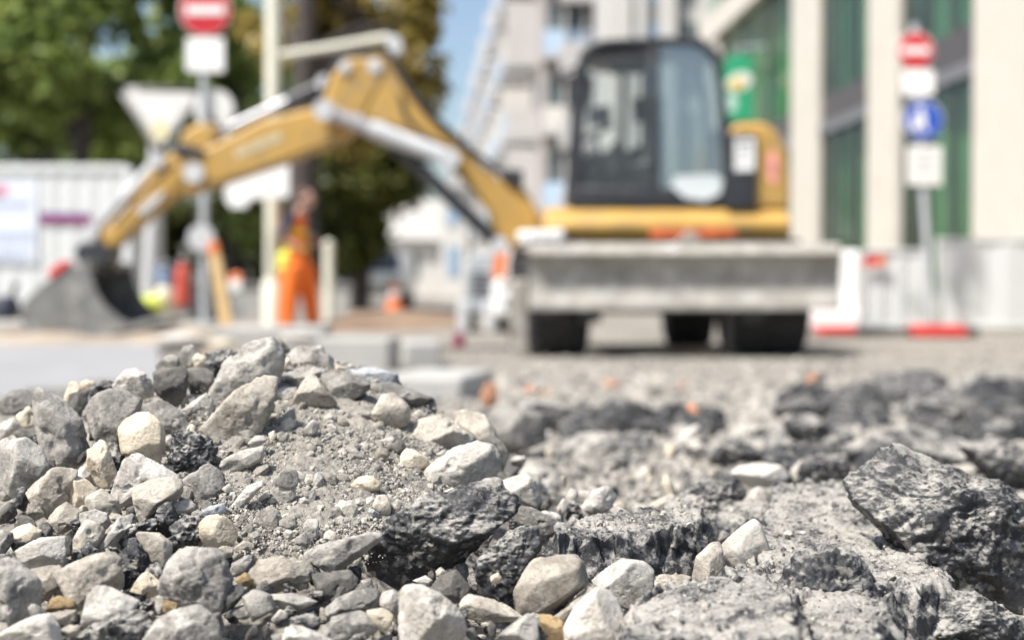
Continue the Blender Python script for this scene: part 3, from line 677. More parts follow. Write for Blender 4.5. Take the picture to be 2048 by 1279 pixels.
def flat_slab(pts, tone, label, lift, seed, step=.0016, tilt=(0, 0)):
    """a plate of torn asphalt lying on the ground, its outline given where its top is seen"""
    w = []
    for x, y in pts:
        d = hit(x, y + lift * .8 * FPX / 1.3, 4); q = P(x, y, d); w.append((q[0], q[1]))
    w = np.array(w); lo = w.min(0) - .03; hi = w.max(0) + .03
    gx = np.arange(lo[0], hi[0], step); gy = np.arange(lo[1], hi[1], step * 1.5); X_, Y_ = np.meshgrid(gx, gy); x = X_.ravel(); y = Y_.ravel()
    p = np.stack([x, y, x * 0], 1); c = w.mean(0)
    sd = poly_sd(w, x, y) + .012 * fbm(p * 28, 4, seed, .6)
    top = zref(x, y) + lift + tilt[0] * (x - c[0]) + tilt[1] * (y - c[1]) + .010 * fbm(p * 9, 3, seed + 1) + .0055 * fbm(p * 45, 4, seed + 2, .6) + .0022 * fbm(p * 210, 2, seed + 3, .6, True)
    crack = np.abs(fbm(p * 11 + 7, 3, seed + 6)); top -= .009 * (1 - sstep(crack / .035))
    z = top - .075 * np.clip((.006 - sd) / .042, 0, 1) ** .85
    q3 = np.stack([x, y, z], 1); edge = sstep((.02 - sd) / .02); x = x + edge * .007 * fbm(q3 * 85, 3, seed + 8); y = y + edge * .009 * fbm(q3 * 85, 3, seed + 9); z = z + edge * .008 * fbm(q3 * 110, 3, seed + 10, .6)
    ok = sd > -.037; k = -np.ones(len(x), int); nx_ = len(gx)
    i = (np.arange(len(gy) - 1)[:, None] * nx_ + np.arange(nx_ - 1)[None]).ravel(); F = np.stack([i, i + 1, i + nx_ + 1, i + nx_], 1); F = F[ok[F].all(1)]
    u = np.unique(F); k[u] = np.arange(len(u))
    loc = np.array([c[0], c[1], float(zref(c[0], c[1]))])
    o = mesh_np('asphalt_chunk', np.stack([x, y, z], 1)[u] - loc, k[F], M[tone], loc=loc)
    tag(o, label, 'asphalt chunk', 'broken asphalt chunks'); HEROES.append((np.array(hull2(pts)), 1.2))
    SLABS.append((x[u], y[u], z[u], sd[u]))
flat_slab([(1535, 985), (1700, 972), (1765, 1010), (1840, 1070), (1890, 1130), (1920, 1185), (1860, 1200), (1800, 1215), (1780, 1320), (1560, 1320), (1545, 1230), (1420, 1180), (1500, 1130), (1520, 1060)], 'asphs', 'wide dust covered asphalt slab filling the lower right foreground', .022, 501, tilt=(-.03, .02))
flat_slab([(1250, 1240), (1300, 1205), (1420, 1185), (1530, 1190), (1600, 1240), (1640, 1330), (1240, 1330)], 'asphs', 'brownish dusty asphalt plate at the bottom edge right of the tall pale stone', .030, 503, tilt=(.05, .0))
flat_slab([(1085, 1088), (1120, 1062), (1230, 1054), (1370, 1036), (1412, 1062), (1404, 1092), (1310, 1108), (1190, 1112), (1110, 1104)], 'asphd', 'long dusty asphalt slab behind the five sided stone', .036, 504, step=.0011, tilt=(.03, .05))
flat_slab([(1330, 1000), (1520, 985), (1560, 1020), (1500, 1060), (1360, 1050)], 'asphs', 'dusty asphalt plate behind the long asphalt slab', .014, 502)
# ---- smaller stones filling the gaps: one prototype per shape, each copy an object of its own
protos = {}
for tone in ('grey', 'light', 'beige', 'pale', 'cream', 'dark', 'asphd'):
    for k in range(4):
        n = random.randint(6, 8); a0 = random.random()
        poly = [(math.cos(2 * math.pi * (i + a0 + random.uniform(-.25, .25)) / n) * random.uniform(.85, 1.1) * .5 * random.uniform(1, 1.3), math.sin(2 * math.pi * (i + a0) / n) * .42 * random.uniform(.8, 1.1)) for i in range(n)]
        _seed[0] += 1
        v, f = rock_shape([(x * .03, y * .03) for x, y in poly], _seed[0], .8, 4, random.choice((40, 60, 90)), .04, 3, tone == 'asphd')
        me_o = mesh_np('stone', v, f, M[tone]); protos[tone, k] = me_o.data; bpy.data.objects.remove(me_o)

def inside(h, x, y):
    r = np.roll(h, -1, 0); c = (r[:, 0] - h[:, 0]) * (y - h[:, 1]) - (r[:, 1] - h[:, 1]) * (x - h[:, 0])
    return (c >= 0).all() or (c <= 0).all()

WORDS = {'grey': 'grey', 'light': 'light grey', 'beige': 'beige', 'pale': 'whitish', 'cream': 'cream', 'dark': 'dark grey', 'asphd': 'black asphalt'}
def filler(px, py, size, tone, push, where, grp):
    d = hit(px, py + size * .25, 6)
    k = random.randrange(4)
    q = P(px, py, d + push)
    s = size / FPX * d / .03
    o = bpy.data.objects.new('asphalt_chunk' if tone == 'asphd' else 'stone', protos[tone, k]); COL.objects.link(o)
    o.location = q; o.scale = (s * random.uniform(.85, 1.25), s, s * random.uniform(.75, 1.1))
    o.rotation_euler = (random.uniform(-3, 3), random.uniform(-3, 3), random.uniform(-3, 3))
    tag(o, 'small %s %s %s' % (WORDS[tone], 'crumb' if tone == 'asphd' else 'stone', where), 'asphalt chunk' if tone == 'asphd' else 'stone', grp + ' ' + WORDS[tone])

rf = random.Random(11)
taken = []
def scatter(n, x0, x1, y0, y1, lo, hi, tones, push, where, grp, clear=.5, ok=None):
    c = t = 0
    while c < n and t < n * 60:
        t += 1
        x = rf.uniform(x0, x1); y = rf.uniform(y0, y1); s = rf.uniform(lo, hi)
        if ok and not ok(x, y): continue
        if any(inside(h, x, y) for h, _ in HEROES): continue
        if any((x - a) ** 2 + (y - b) ** 2 < (clear * (s + r)) ** 2 for a, b, r in taken): continue
        taken.append((x, y, s)); c += 1
        random.seed(rf.random())
        filler(x, y, s, rf.choice(tones), push, where, grp)
def leftside(x, y): return y > 880 - .5 * min(x, 400) * .35 and not (430 < x < 850 and y < 1120)
scatter(70, 0, 760, 850, 1279, 26, 56, ['grey', 'light', 'beige', 'dark', 'asphd', 'dark', 'asphd'], .012, 'filling a gap on the left flank of the heap', 'gap stones of the left flank,', .42, leftside)
scatter(36, 430, 900, 800, 1130, 10, 30, ['light', 'light', 'grey', 'beige'], 0, 'half sunk in the dust slope of the heap', 'small stones of the dust slope,', .8)
scatter(24, 760, 1300, 1050, 1279, 22, 44, ['grey', 'beige', 'dark', 'asphd', 'dark'], .012, 'in a gap at the bottom centre', 'gap stones at the bottom centre,', .42)
scatter(44, 1030, 1560, 900, 1040, 16, 46, ['light', 'grey', 'pale', 'beige', 'cream', 'dark'], 0, 'on the gravel behind the long asphalt slab', 'stones on the gravel,', .6)
# ------------------------------------------------------------ grit and gravel: nobody could count it
def lumps(pos, size, seed, mats, midx, name, label, sub=1):
    rng = np.random.default_rng(seed); u, f = ico(sub); n = len(pos); nv = len(u)
    A = rng.normal(size=(n, 3, 3)); Q, _ = np.linalg.qr(A)
    sc = rng.uniform(.55, 1.15, (n, 3, 1)); j = 1 + rng.uniform(-.28, .28, (n, nv, 1)) * (1 if sub < 2 else .6)
    v = (u[None] * j) @ (np.swapaxes(Q, 1, 2) * sc) * size[:, None, None] + pos[:, None]
    F = f[None] + (np.arange(n) * nv)[:, None, None]
    o = mesh_np(name, v.reshape(-1, 3), F.reshape(-1, 3), mats, smooth=False, fm=np.repeat(midx, len(f)))
    return tag(o, label, kind='stuff')
def plain_stone(name, c):
    m, nt, b, out = new_mat(name); geo = N(nt, 'ShaderNodeNewGeometry'); hs = N(nt, 'ShaderNodeHueSaturation')
    mr = N(nt, 'ShaderNodeMapRange'); nt.links.new(geo.outputs['Random Per Island'], mr.inputs[0]); mr.inputs[3].default_value = .78; mr.inputs[4].default_value = 1.18
    tc = N(nt, 'ShaderNodeTexCoord'); n = N(nt, 'ShaderNodeTexNoise', Scale=500.0, Detail=4.0); nt.links.new(tc.outputs['Object'], n.inputs['Vector'])
    r = ramp(nt, n.outputs[0], [(.35, tuple(q * .65 for q in c)), (.6, c)])
    nt.links.new(r.outputs[0], hs.inputs['Color']); nt.links.new(mr.outputs[0], hs.inputs['Value']); nt.links.new(hs.outputs[0], b.inputs['Base Color'])
    b.inputs['Roughness'].default_value = .9; b.inputs['Specular IOR Level'].default_value = .25
    return m
GM = [plain_stone('grit beige', (.42, .392, .34)), plain_stone('grit grey', (.34, .32, .285)), plain_stone('grit pale', (.50, .475, .425)), plain_stone('grit black', (.10, .097, .093))]
rg = np.random.default_rng(5)
def world_scatter(n, dens):
    """points spread evenly over the picture between depth limits, kept with probability dens(x, y)"""
    d0, d1, u0, u1 = dens[0]; d = 1 / rg.uniform(1 / d1, 1 / d0, n); u = rg.uniform(u0, u1, n); x = u * d
    k = rg.random(n) < dens[1](x, d); return x[k], d[k]
# fine dust grains on the slope of the heap
x, y = world_scatter(85000, ((1.0, 1.5, -.24, .0), lambda x, y: dustmask(x, y) * .8))
s = rg.gamma(.8, .00045, len(x)) + .00035; s = np.where(rg.random(len(x)) < .010, s * 3 + .001, s); s = np.minimum(s, .006)
z = zref(x, y) + .0045 * fbm(np.stack([x, y, x * 0], 1) * 60, 4, 8, .6) * dustmask(x, y) + .0008
lumps(np.stack([x, y, z], 1), s, 3, GM, rg.choice(4, len(x), p=[.52, .34, .09, .05]), 'grit', 'fine grey beige grit and dust grains covering the slope of the heap')
# crumbs between the foreground stones
x, y = world_scatter(6500, ((.95, 1.9, -.42, .42), lambda x, y: (1 - dustmask(x, y))))
s = rg.gamma(1.1, .0022, len(x)) + .0008; s = np.minimum(s, .011)
z = zref(x, y) - .034 + .3 * s
lumps(np.stack([x, y, z], 1), s, 4, GM, rg.choice(4, len(x), p=[.26, .26, .10, .38]), 'crumbs', 'dark and pale crumbs lying in the gaps between the foreground stones')
# gravel of the dug-up roadway
x, y = world_scatter(32000, ((1.55, 14, -.42, .42), lambda x, y: np.ones(len(x))))
s = (rg.gamma(.9, .0026, len(x)) + .0009) * np.clip(y / 1.9, 1, 2.4); s = np.minimum(s, .04)
z = zref(x, y) + .15 * s - .030 * (1 - sstep((y - 1.7) / .8))
lumps(np.stack([x, y, z], 1), s, 6, GM, rg.choice(4, len(x), p=[.42, .34, .12, .12]), 'gravel', 'pale loose gravel spread over the dug-up roadway')
# crumbs lying on the dust covered slabs
q = [np.stack([a, b, c], 1)[d > .012] for a, b, c, d in SLABS]; q = np.concatenate(q); q = q[rg.choice(len(q), 1500)]
s = rg.gamma(.8, .0009, len(q)) + .0005; s = np.minimum(s, .005); q[:, 2] += .2 * s
lumps(q, s, 8, GM, rg.choice(4, len(q), p=[.4, .3, .1, .2]), 'slab_grit', 'grit scattered over the dust covered asphalt slabs')
# soil clods half sunk in the dust slope
x, y = world_scatter(650, ((1.0, 1.5, -.25, .0), lambda x, y: dustmask(x, y) * .6))
s = rg.gamma(2.0, .0016, len(x)) + .0022; s = np.minimum(s, .012)
z = zref(x, y) + .0045 * fbm(np.stack([x, y, x * 0], 1) * 60, 4, 8, .6) * dustmask(x, y) + .15 * s
lumps(np.stack([x, y, z], 1), s, 9, [M['ground'], GM[0], GM[1]], rg.choice(3, len(x), p=[.7, .2, .1]), 'soil_clods', 'crumbly dusty soil clods half sunk in the slope of the heap', sub=2)
# ------------------------------------------------------------ wheeled excavator
M['yellow'] = simple('excavator yellow paint', (.44, .265, .065), .5, vary=.16, scale=2.5, dirt=(.27, .20, .10))
M['yellowd'] = simple('worn ochre paint', (.38, .235, .06), .5, vary=.15, scale=3, dirt=(.33, .25, .13))
M['black'] = simple('black painted steel', (.022, .025, .03), .45, vary=.25, scale=5, dirt=(.06, .06, .062))
M['rubber'] = simple('dusty tyre rubber', (.018, .018, .019), .8, vary=.3, scale=9, dirt=(.05, .048, .045))
M['steel'] = simple('scraped grey steel', (.285, .268, .235), .6, 0, vary=.35, scale=3.5, dirt=(.46, .45, .42))
M['bucket'] = simple('grey bucket steel', (.17, .172, .165), .45, .2, vary=.25, scale=3, dirt=(.40, .39, .36))
M['chrome'] = simple('bright cylinder rod', (.40, .40, .41), .4, .4, vary=.05, scale=3)
M['lgrey'] = simple('light grey enamel', (.52, .53, .54), .4, vary=.06)
M['white'] = simple('white enamel', (.80, .80, .78), .45, vary=.04)
M['red'] = simple('red paint', (.55, .04, .035), .45, vary=.1)
M['orange'] = simple('orange paint', (.75, .20, .06), .5, vary=.1)
def glass_mat(name, tint, opac, gloss, rough=.03):
    m, nt, b, out = new_mat(name)
    tr = N(nt, 'ShaderNodeBsdfTransparent'); tr.inputs[0].default_value = (*tint, 1)
    gl = N(nt, 'ShaderNodeBsdfGlossy'); gl.inputs['Roughness'].default_value = rough; gl.inputs[0].default_value = (.95, .95, .92, 1)
    b.inputs['Base Color'].default_value = (*[c * .5 for c in tint], 1); b.inputs['Roughness'].default_value = .2
    m1 = N(nt, 'ShaderNodeMixShader'); m1.inputs[0].default_value = opac; nt.links.new(tr.outputs[0], m1.inputs[1]); nt.links.new(b.outputs[0], m1.inputs[2])
    m2 = N(nt, 'ShaderNodeMixShader'); m2.inputs[0].default_value = gloss; nt.links.new(m1.outputs[0], m2.inputs[1]); nt.links.new(gl.outputs[0], m2.inputs[2])
    nt.links.new(m2.outputs[0], out.inputs[0]); return m
M['glass'] = glass_mat('clear cab glass', (.95, .97, .965), .03, .02)
M['glassr'] = glass_mat('reflecting door glass', (.62, .70, .70), .12, .22)

X = thing('excavator', 'yellow wheeled excavator with black cab, raised arm and grey dozer blade', 'excavator', (P(1320, 715, 12)[0], 12, 0.03))
def ex(mb, name, mat, bevel=.012, parent=X, **k): return mb.build(name, M[mat] if isinstance(mat, str) else mat, parent, bevel, **k)
# dozer blade: concave plate across the front
d = 10.25
xl, xr = P(1058, 560, d)[0], P(1682, 560, d)[0]
zt, zb = P(0, 486, d)[2], P(0, 606, d)[2]
prof = []
for i in range(11):
    t = i / 10; z = zb + (zt - .07 - zb) * t; prof.append((d + .055 * math.sin(math.pi * t) - .03 * t, z))
back = [(y + .035, z) for y, z in prof[::-1]]
bl = ex(MB().xprism(prof + back, xl, xr), 'blade', 'steel', 0, smooth=True)
ex(MB().xprism([(d - .07, zt - .075), (d + .06, zt), (d + .10, zt), (d + .10, zt - .04), (d - .03, zt - .10)], xl, xr), 'top_rail', 'steel', .006, bl)
ex(MB().box(xl, xr, d - .012, d + .02, zb - .05, zb - .001), 'cutting_edge', 'steel', .006, bl)
ex(MB().pprism([(1345, 490), (1380, 458), (1415, 490)], d + .02, d + .09), 'lug', 'steel', .01, bl)
for sx in (): ex(MB().prism([(sx, d - .03, zb), (sx + .03, d - .03, zb), (sx + .03, d - .03, zt - .05), (sx, d - .03, zt - .05)], .18), 'end_plate', 'steel', .004, bl)
ex(MB().pprism([(1018, 560), (1056, 556), (1060, 700), (1024, 706)], 10.75, 10.95), 'stabiliser_leg', 'steel', .02)
for px in (1180, 1500): ex(MB().boxrot((P(px, 0, 10.5)[0], 10.74, .42), (.16, .75, .16), rx=.12), 'blade_arm', 'black', .02)
# chassis, axles, wheels
def tyre_profile(w, r):
    return [(-w / 2, r * .60), (-w / 2 - .01, r * .80), (-w / 2 + .015, r * .94), (-w / 2 + .06, r * .99), (0, r), (w / 2 - .06, r * .99), (w / 2 - .015, r * .94), (w / 2 + .01, r * .80), (w / 2, r * .60)]
def wheel(cx, cy, w, r, out):
    z0 = float(zref(cx, cy)) - .012; mb = MB(); c = (cx, cy, z0 + r)
    mb.lathe(c, (1, 0, 0), tyre_profile(w, r), 40)
    for k in range(22):                                  # tread lugs
        a = 2 * math.pi * k / 22
        for s in (-1, 1):
            p = Vector(c) + Vector((s * w * .25, 0, 0)) + (r + .004) * Vector((0, math.cos(a + s * .07), math.sin(a + s * .07)))
            mb.boxrot(p, (w * .42, .05, .035), rx=a + s * .07 - math.pi / 2 + math.pi)
    t = mb.build('wheel', M['rubber'], X, 0, smooth=True)
    MB().lathe(Vector(c) + Vector((out * (w / 2 - .02), 0, 0)), (out, 0, 0), [(-.02, r * .6), (.0, r * .58), (-.05, r * .42), (.02, r * .22), (.08, r * .18), (.09, .02)], 28).build('rim', M['lgrey'], t, 0, smooth=True)
r = .45
fy = 10.95; xa = P(1114, 0, fy)[0]; xb = P(1524, 0, fy)[0]
wheel(xa, fy, .46, r, -1); wheel(xb, fy, .60, r, 1)
ry = 13.3; wheel(P(1062, 0, ry)[0], ry, .40, r, -1); wheel(P(1376, 0, ry)[0], ry, .42, r, 1)
zc = float(zref(1, fy)) + r
ex(MB().tube([(xa, fy, zc), (xb, fy, zc)], .09), 'front_axle', 'black', 0)
ex(MB().tube([(P(1062, 0, ry)[0], ry, zc), (P(1376, 0, ry)[0], ry, zc)], .09), 'rear_axle', 'black', 0)
ex(MB().hexa([(xa + .35, 10.7, .36), (xb - .35, 10.7, .36), (xb - .5, 13.5, .36), (xa + .1, 13.5, .36), (xa + .35, 10.7, .72), (xb - .35, 10.7, .72), (xb - .5, 13.5, .72), (xa + .1, 13.5, .72)]), 'chassis', 'black', .03)
ex(MB().lathe((P(1330, 0, 12)[0], 12.0, .70), (0, 0, 1), [(0, .55), (.16, .55)], 40), 'slew_ring', 'black', 0)
# upper structure
d = 11.0
z0, z1 = P(0, 484, d)[2], P(0, 414, d)[2]; x0, x1 = P(1088, 0, d)[0], P(1582, 0, d)[0]
zm = z0 + (z1 - z0) * .5
ex(MB().xprism([(d + .02, z0), (d - .03, zm), (d + .10, z1), (d + 1.95, z1), (d + 2.05, zm), (d + 2.0, z0)], x0, x1), 'body_skirt', 'yellow', .03)
ex(MB().pprism([(1300, 452), (1472, 448), (1472, 472), (1300, 476)], d - .034, d - .03), 'warning_stripe', simple('red orange sticker', (.62, .14, .05), .5, vary=.3, scale=12), 0)
cw = ex(MB().pprism([(1455, 418), (1455, 262), (1470, 247), (1530, 244), (1556, 262), (1574, 300), (1583, 350), (1583, 418)], d + .04, d + 1.95), 'engine_hood', 'yellow', .06, seg=4)
ex(MB().pprism([(1452, 416), (1452, 266), (1512, 266), (1512, 416)], d + .0, d + .05), 'black_panel', 'black', .01, cw)
sk = ex(MB().pprism([(1470, 278), (1509, 276), (1509, 340), (1470, 342)], d - .006, d), 'white_sticker', 'white', 0, cw)
mk = MB()
for a, b in ((284, 290), (296, 300), (318, 322)): mk.pprism([(1478, a + 2), (1500, a), (1500, b), (1478, b + 2)], d - .009, d - .006)
ex(mk, 'sticker_lines', 'black', 0, sk)
ex(MB().pprism([(1532, 318), (1548, 296), (1558, 330), (1552, 372), (1538, 360)], d + .034, d + .045), 'warning_label', simple('red white warning label', (.72, .28, .24), .5, vary=.5, scale=26), 0, cw)
ex(MB().box(P(1460, 0, d)[0], P(1540, 0, d)[0], d + .3, d + 1.7, P(0, 246, d)[2], P(0, 236, d)[2]), 'hood_grille', 'black', .01, cw)
# cab
c0, c1 = 11.05, 12.05
cab = ex(MB().pprism([(1140, 414), (1139, 372), (1320, 376), (1512, 372), (1512, 414)], c0, c1), 'cab', 'black', .02)
bars = {'front_pillar': [(1139, 380), (1160, 100), (1180, 96), (1160, 380)], 'door_pillar': [(1302, 380), (1306, 90), (1320, 90), (1318, 380)],
        'rear_pillar': [(1410, 84), (1440, 104), (1452, 180), (1470, 372), (1448, 372), (1436, 180), (1424, 112), (1400, 92)]}
for nm, q in bars.items():
    for e0, e1 in ((c0, c0 + .07), (c1 - .07, c1)):
        ex(MB().pprism(q, c0, c0 + e1 - e0), nm, 'black', .012, cab).location.y += e0 - c0
ex(MB().pprism([(1158, 112), (1176, 86), (1210, 78), (1330, 72), (1402, 74), (1440, 104), (1428, 116), (1396, 90), (1330, 87), (1215, 92), (1182, 102), (1172, 116)], c0 - .01, c1 + .01), 'roof', 'black', .02, cab)
ex(MB().pprism([(1186, 108), (1290, 104), (1290, 118), (1200, 124)], c0 + .2, c0 + .8), 'sun_blind', simple('brown grey blind', (.16, .13, .11), .7), .01, cab)
ex(MB().pprism([(1210, 124), (1296, 122), (1290, 144), (1222, 146)], c0 + .3, c0 + .42), 'roof_console', 'black', .01, cab)
st = ex(MB().pprism([(1222, 384), (1216, 330), (1262, 322), (1290, 318), (1298, 230), (1332, 226), (1340, 384)], c0 + .28, c0 + .72), 'seat', 'black', .05, cab, seg=3)
ex(MB().pprism([(1300, 228), (1306, 192), (1328, 190), (1332, 228)], c0 + .38, c0 + .62), 'headrest', 'black', .03, st)
ex(MB().tube([P(1216, 384, c0 + .5), P(1205, 330, c0 + .5), P(1190, 270, c0 + .5)], .02), 'steering_column', 'black', 0, cab)
ex(MB().lathe(P(1190, 268, c0 + .5), (-.5, 0, 1), [(-.012, .17), (.012, .17)], 24), 'steering_wheel', 'black', 0, cab)
ex(MB().pprism([(1150, 384), (1148, 340), (1180, 300), (1196, 312), (1196, 384)], c0 + .1, c0 + .9), 'dashboard', 'black', .04, cab)
ex(MB().pprism([(1150, 384), (1150, 318), (1176, 300), (1200, 306), (1226, 292), (1262, 300), (1290, 284), (1312, 290), (1312, 384)], c1 - .16, c1 - .09), 'far_side_panel', 'black', .015, cab)
ex(MB().pprism([(1232, 384), (1240, 120), (1254, 120), (1250, 384)], c1 - .08, c1 - .035), 'far_pillar', 'black', .01, cab)
ex(MB().pprism([(1176, 214), (1222, 210), (1222, 250), (1178, 252)], c0 + .55, c0 + .6), 'monitor', 'black', .012, cab)
ex(MB().pprism([(1262, 200), (1300, 186), (1300, 236), (1272, 246)], c0 + .62, c0 + .7), 'side_console', 'black', .02, cab)
for px, pz in ((1236, 286), (1256, 300)): ex(MB().tube([P(px, 340, c0 + .2), P(px - 8, pz, c0 + .2)], [.012, .025]), 'lever', 'black', 0, cab)
ex(MB().pprism([(1160, 375), (1180, 108), (1306, 95), (1304, 378)], c0 + .03, c0 + .036), 'front_door_window', 'glass', 0, cab)
ex(MB().pprism([(1319, 378), (1319, 92), (1396, 92), (1422, 114), (1437, 190), (1450, 372)], c0 + .03, c0 + .036), 'rear_door_window', 'glassr', 0, cab)
ex(MB().pprism([(1160, 375), (1180, 108), (1306, 95), (1304, 378)], c1 - .03, c1 - .024), 'far_window', 'glass', 0, cab)
ex(MB().pprism([(1342, 372), (1352, 352), (1432, 348), (1446, 362), (1440, 388), (1410, 402), (1370, 396)], c0 - .008, c0 + .0), 'pale_patch', simple('pale door patch', (.62, .66, .66), .4), 0, cab)  # plain pale patch across the foot of the rear door window
ex(MB().tube([P(1165, 130, c0), P(1120, 150, c0 - .1), P(1112, 170, c0 - .1)], .012), 'mirror_arm', 'black', 0, cab)
# boom (knee up), stick and bucket in the plane beside the cab
b0, b1 = 11.75, 12.15
boom = ex(MB().pprism([(1075, 478), (1030, 500), (985, 470), (975, 420), (900, 330), (850, 288), (790, 255), (742, 240), (690, 262), (655, 250), (640, 215), (664, 148), (690, 116), (768, 112), (800, 160), (850, 225), (930, 300), (1000, 360), (1052, 378), (1080, 430)], b0, b1), 'boom', 'yellow', .03)
arm2 = ex(MB().pprism([(652, 208), (735, 240), (690, 275), (560, 325), (420, 372), (350, 392), (330, 350), (352, 318), (420, 292), (520, 240)], b0 + .03, b1 - .03), 'boom_extension', 'yellow', .03)
ex(MB().pprism([(630, 210), (655, 150), (680, 108), (772, 100), (776, 116), (692, 122), (668, 152), (648, 214)], b0 + .08, b1 - .08), 'hose_guard', 'black', .01, boom)
ex(MB().tube([P(780, 108, b0), P(808, 162, b0 - .03), P(860, 228, b0 - .03), P(945, 305, b0 - .02), P(1030, 362, b0)], .028), 'hose', 'rubber', 0, boom)
ex(MB().pprism([(700, 230), (760, 130), (772, 136), (720, 236)], b0 - .012, b0), 'seam', 'yellowd', .004, boom)
ex(MB().tube([P(800, 190, b0 - .01), P(812, 235, b0 - .01), P(850, 270, b0 - .01), P(900, 300, b0 - .01)], .02), 'side_hose', 'rubber', 0, boom)
for dz, y0 in ((0, b0 + .12), (7, b0 + .2), (3, b0 + .28)):
    ex(MB().tube([P(668, 142 - dz, y0), P(640, 190 - dz, y0), P(600, 206 - dz, y0), P(540, 224 - dz, y0), P(470, 262 - dz, y0), P(440, 258 - dz, y0), P(420, 238 - dz, y0)], .017, 8), 'hydraulic_hose', 'rubber', 0, boom, smooth=True)
ex(MB().tube([P(352, 330, b0 - .02), P(300, 372, b0 - .03), P(262, 410, b0 - .02), P(228, 452, b0)], .015, 8), 'hydraulic_hose', 'rubber', 0, arm2, smooth=True)
ex(MB().pprism([(468, 300), (560, 262), (565, 280), (474, 318)], b0 + .022, b0 + .03), 'pale_lettering_strip', simple('pale worn lettering strip', (.50, .42, .26), .6, vary=.3, scale=14), 0, arm2)
for px, py, rr in ((690, 136, .05), (750, 134, .06), (715, 240, .05)):
    ex(MB().lathe(P(px, py, b0), (0, -1, 0), [(-.02, rr), (.025, rr), (.03, rr * .5)], 20), 'pin', 'lgrey', 0, boom)
def cylinder(a, b, split, d, r1, r2, nm, matb='lgrey'):
    A = Vector(P(*a, d)); B = Vector(P(*b, d)); S = A + (B - A) * split
    c = MB().tube([S, B], r1, 18).build(nm, M[matb], X, .008)
    MB().tube([A, S], r2, 16).build('rod', M['chrome'], c, 0, smooth=True)
    for q in (A, B): MB().lathe(q, (0, -1, 0), [(-.09, r1 * 1.15), (.09, r1 * 1.15)], 18).build('cylinder_eye', M['lgrey'], c, 0, smooth=True)
    return c
cylinder((650, 222), (900, 318), .36, b0 - .12, .075, .06, 'boom_cylinder')
cylinder((760, 262), (1000, 490), .12, b0 - .05, .062, .045, 'lift_cylinder', 'black')
cylinder((450, 262), (652, 168), .62, b0 + .2, .06, .048, 'stick_cylinder', 'black')
cylinder((188, 462), (318, 322), .45, b0 + .12, .055, .045, 'bucket_cylinder')
stick = ex(MB().pprism([(440, 250), (400, 244), (366, 262), (356, 292), (330, 312), (300, 345), (250, 415), (176, 490), (200, 515), (236, 486), (300, 428), (352, 386), (400, 345), (425, 300)], b0 + .06, b1 - .06), 'stick', 'yellow', .03)
ex(MB().lathe(P(388, 346, b0), (0, -1, 0), [(-.02, .085), (.03, .085)], 20), 'pin', 'lgrey', 0, stick)
ex(MB().pprism([(340, 292), (362, 286), (410, 300), (400, 312), (352, 312)], b0 + .0, b0 + .06), 'dark_bracket', 'black', .01, stick)
ex(MB().pprism([(270, 424), (300, 396), (330, 380), (320, 400), (285, 432)], b0 + .04, b0 + .06), 'bare_patch', 'lgrey', .004, stick)
ex(MB().pprism([(146, 505), (160, 482), (196, 478), (226, 500), (214, 530), (190, 540), (160, 536)], b0 + .02, b1 - .02), 'bucket_hitch', 'black', .02)
# bucket: curved shell with side plates, open to the right
bd0, bd1 = b0 - .30, b1 + .55
out = [(178, 520), (128, 540), (85, 568), (50, 602), (38, 635), (60, 662), (120, 676), (200, 672), (290, 656)]
inn = [(286, 642), (200, 660), (122, 664), (66, 652), (50, 632), (62, 606), (92, 578), (132, 552), (180, 534)]
bk = ex(MB().pprism(out + inn, bd0, bd1), 'bucket', 'bucket', .008)
side = [(180, 520), (128, 540), (85, 568), (50, 602), (38, 635), (60, 662), (120, 676), (200, 672), (288, 655), (245, 640), (213, 612), (192, 578), (183, 545)]
for a in (bd0 - .03, bd1): ex(MB().pprism(side, bd0, bd0 + .03), 'side_plate', 'bucket', .006, bk).location.y += a - bd0
ex(MB().pprism([(90, 546), (124, 520), (140, 526), (104, 556)], bd0 - .05, bd0 + .1), 'red_patch', 'red', .01, bk)
for k in range(5):
    t = MB().prism([P(284, 640, bd0), P(312, 641, bd0), P(286, 656, bd0)], .09); o = ex(t, 'tooth', 'bucket', .006, bk); o.location.y += k * (bd1 - bd0 - .09) / 4
# white bar beside the cab base
ex(MB().pprism([(1034, 462), (1128, 458), (1130, 484), (1036, 488)], 10.9, 10.98), 'light_bar', 'white', .02)
ex(MB().pprism([(1000, 336), (1046, 340), (1046, 372), (1030, 372), (1000, 350)], b0 - .05, b1 + .05), 'base_guard', 'black', .012, boom)
# ------------------------------------------------------------ street furniture, buildings, trees
M['galv'] = simple('galvanised steel', (.50, .52, .54), .45, .3, vary=.08)
M['signback'] = simple('grey sign back', (.70, .69, .66), .5, .1, vary=.06)
M['polec'] = simple('cream painted pole', (.66, .65, .54), .6, vary=.08)
M['wood'] = simple('pale planed wood', (.62, .44, .22), .7, vary=.15, scale=6)
M['concrete'] = simple('pale cast concrete', (.36, .355, .335), .85, vary=.12, scale=5, dirt=(.36, .35, .32), bump=.3)
M['slab'] = simple('grey concrete slab', (.25, .25, .25), .85, vary=.08, scale=3, dirt=(.30, .30, .30), bump=.2)
M['sand'] = simple('brown sand', (.24, .165, .11), .95, vary=.25, scale=6, bump=.6)
M['signred'] = simple('sign red', (.52, .02, .03), .4, vary=.04); M['signblue'] = simple('sign blue', (.02, .08, .42), .4, vary=.04)

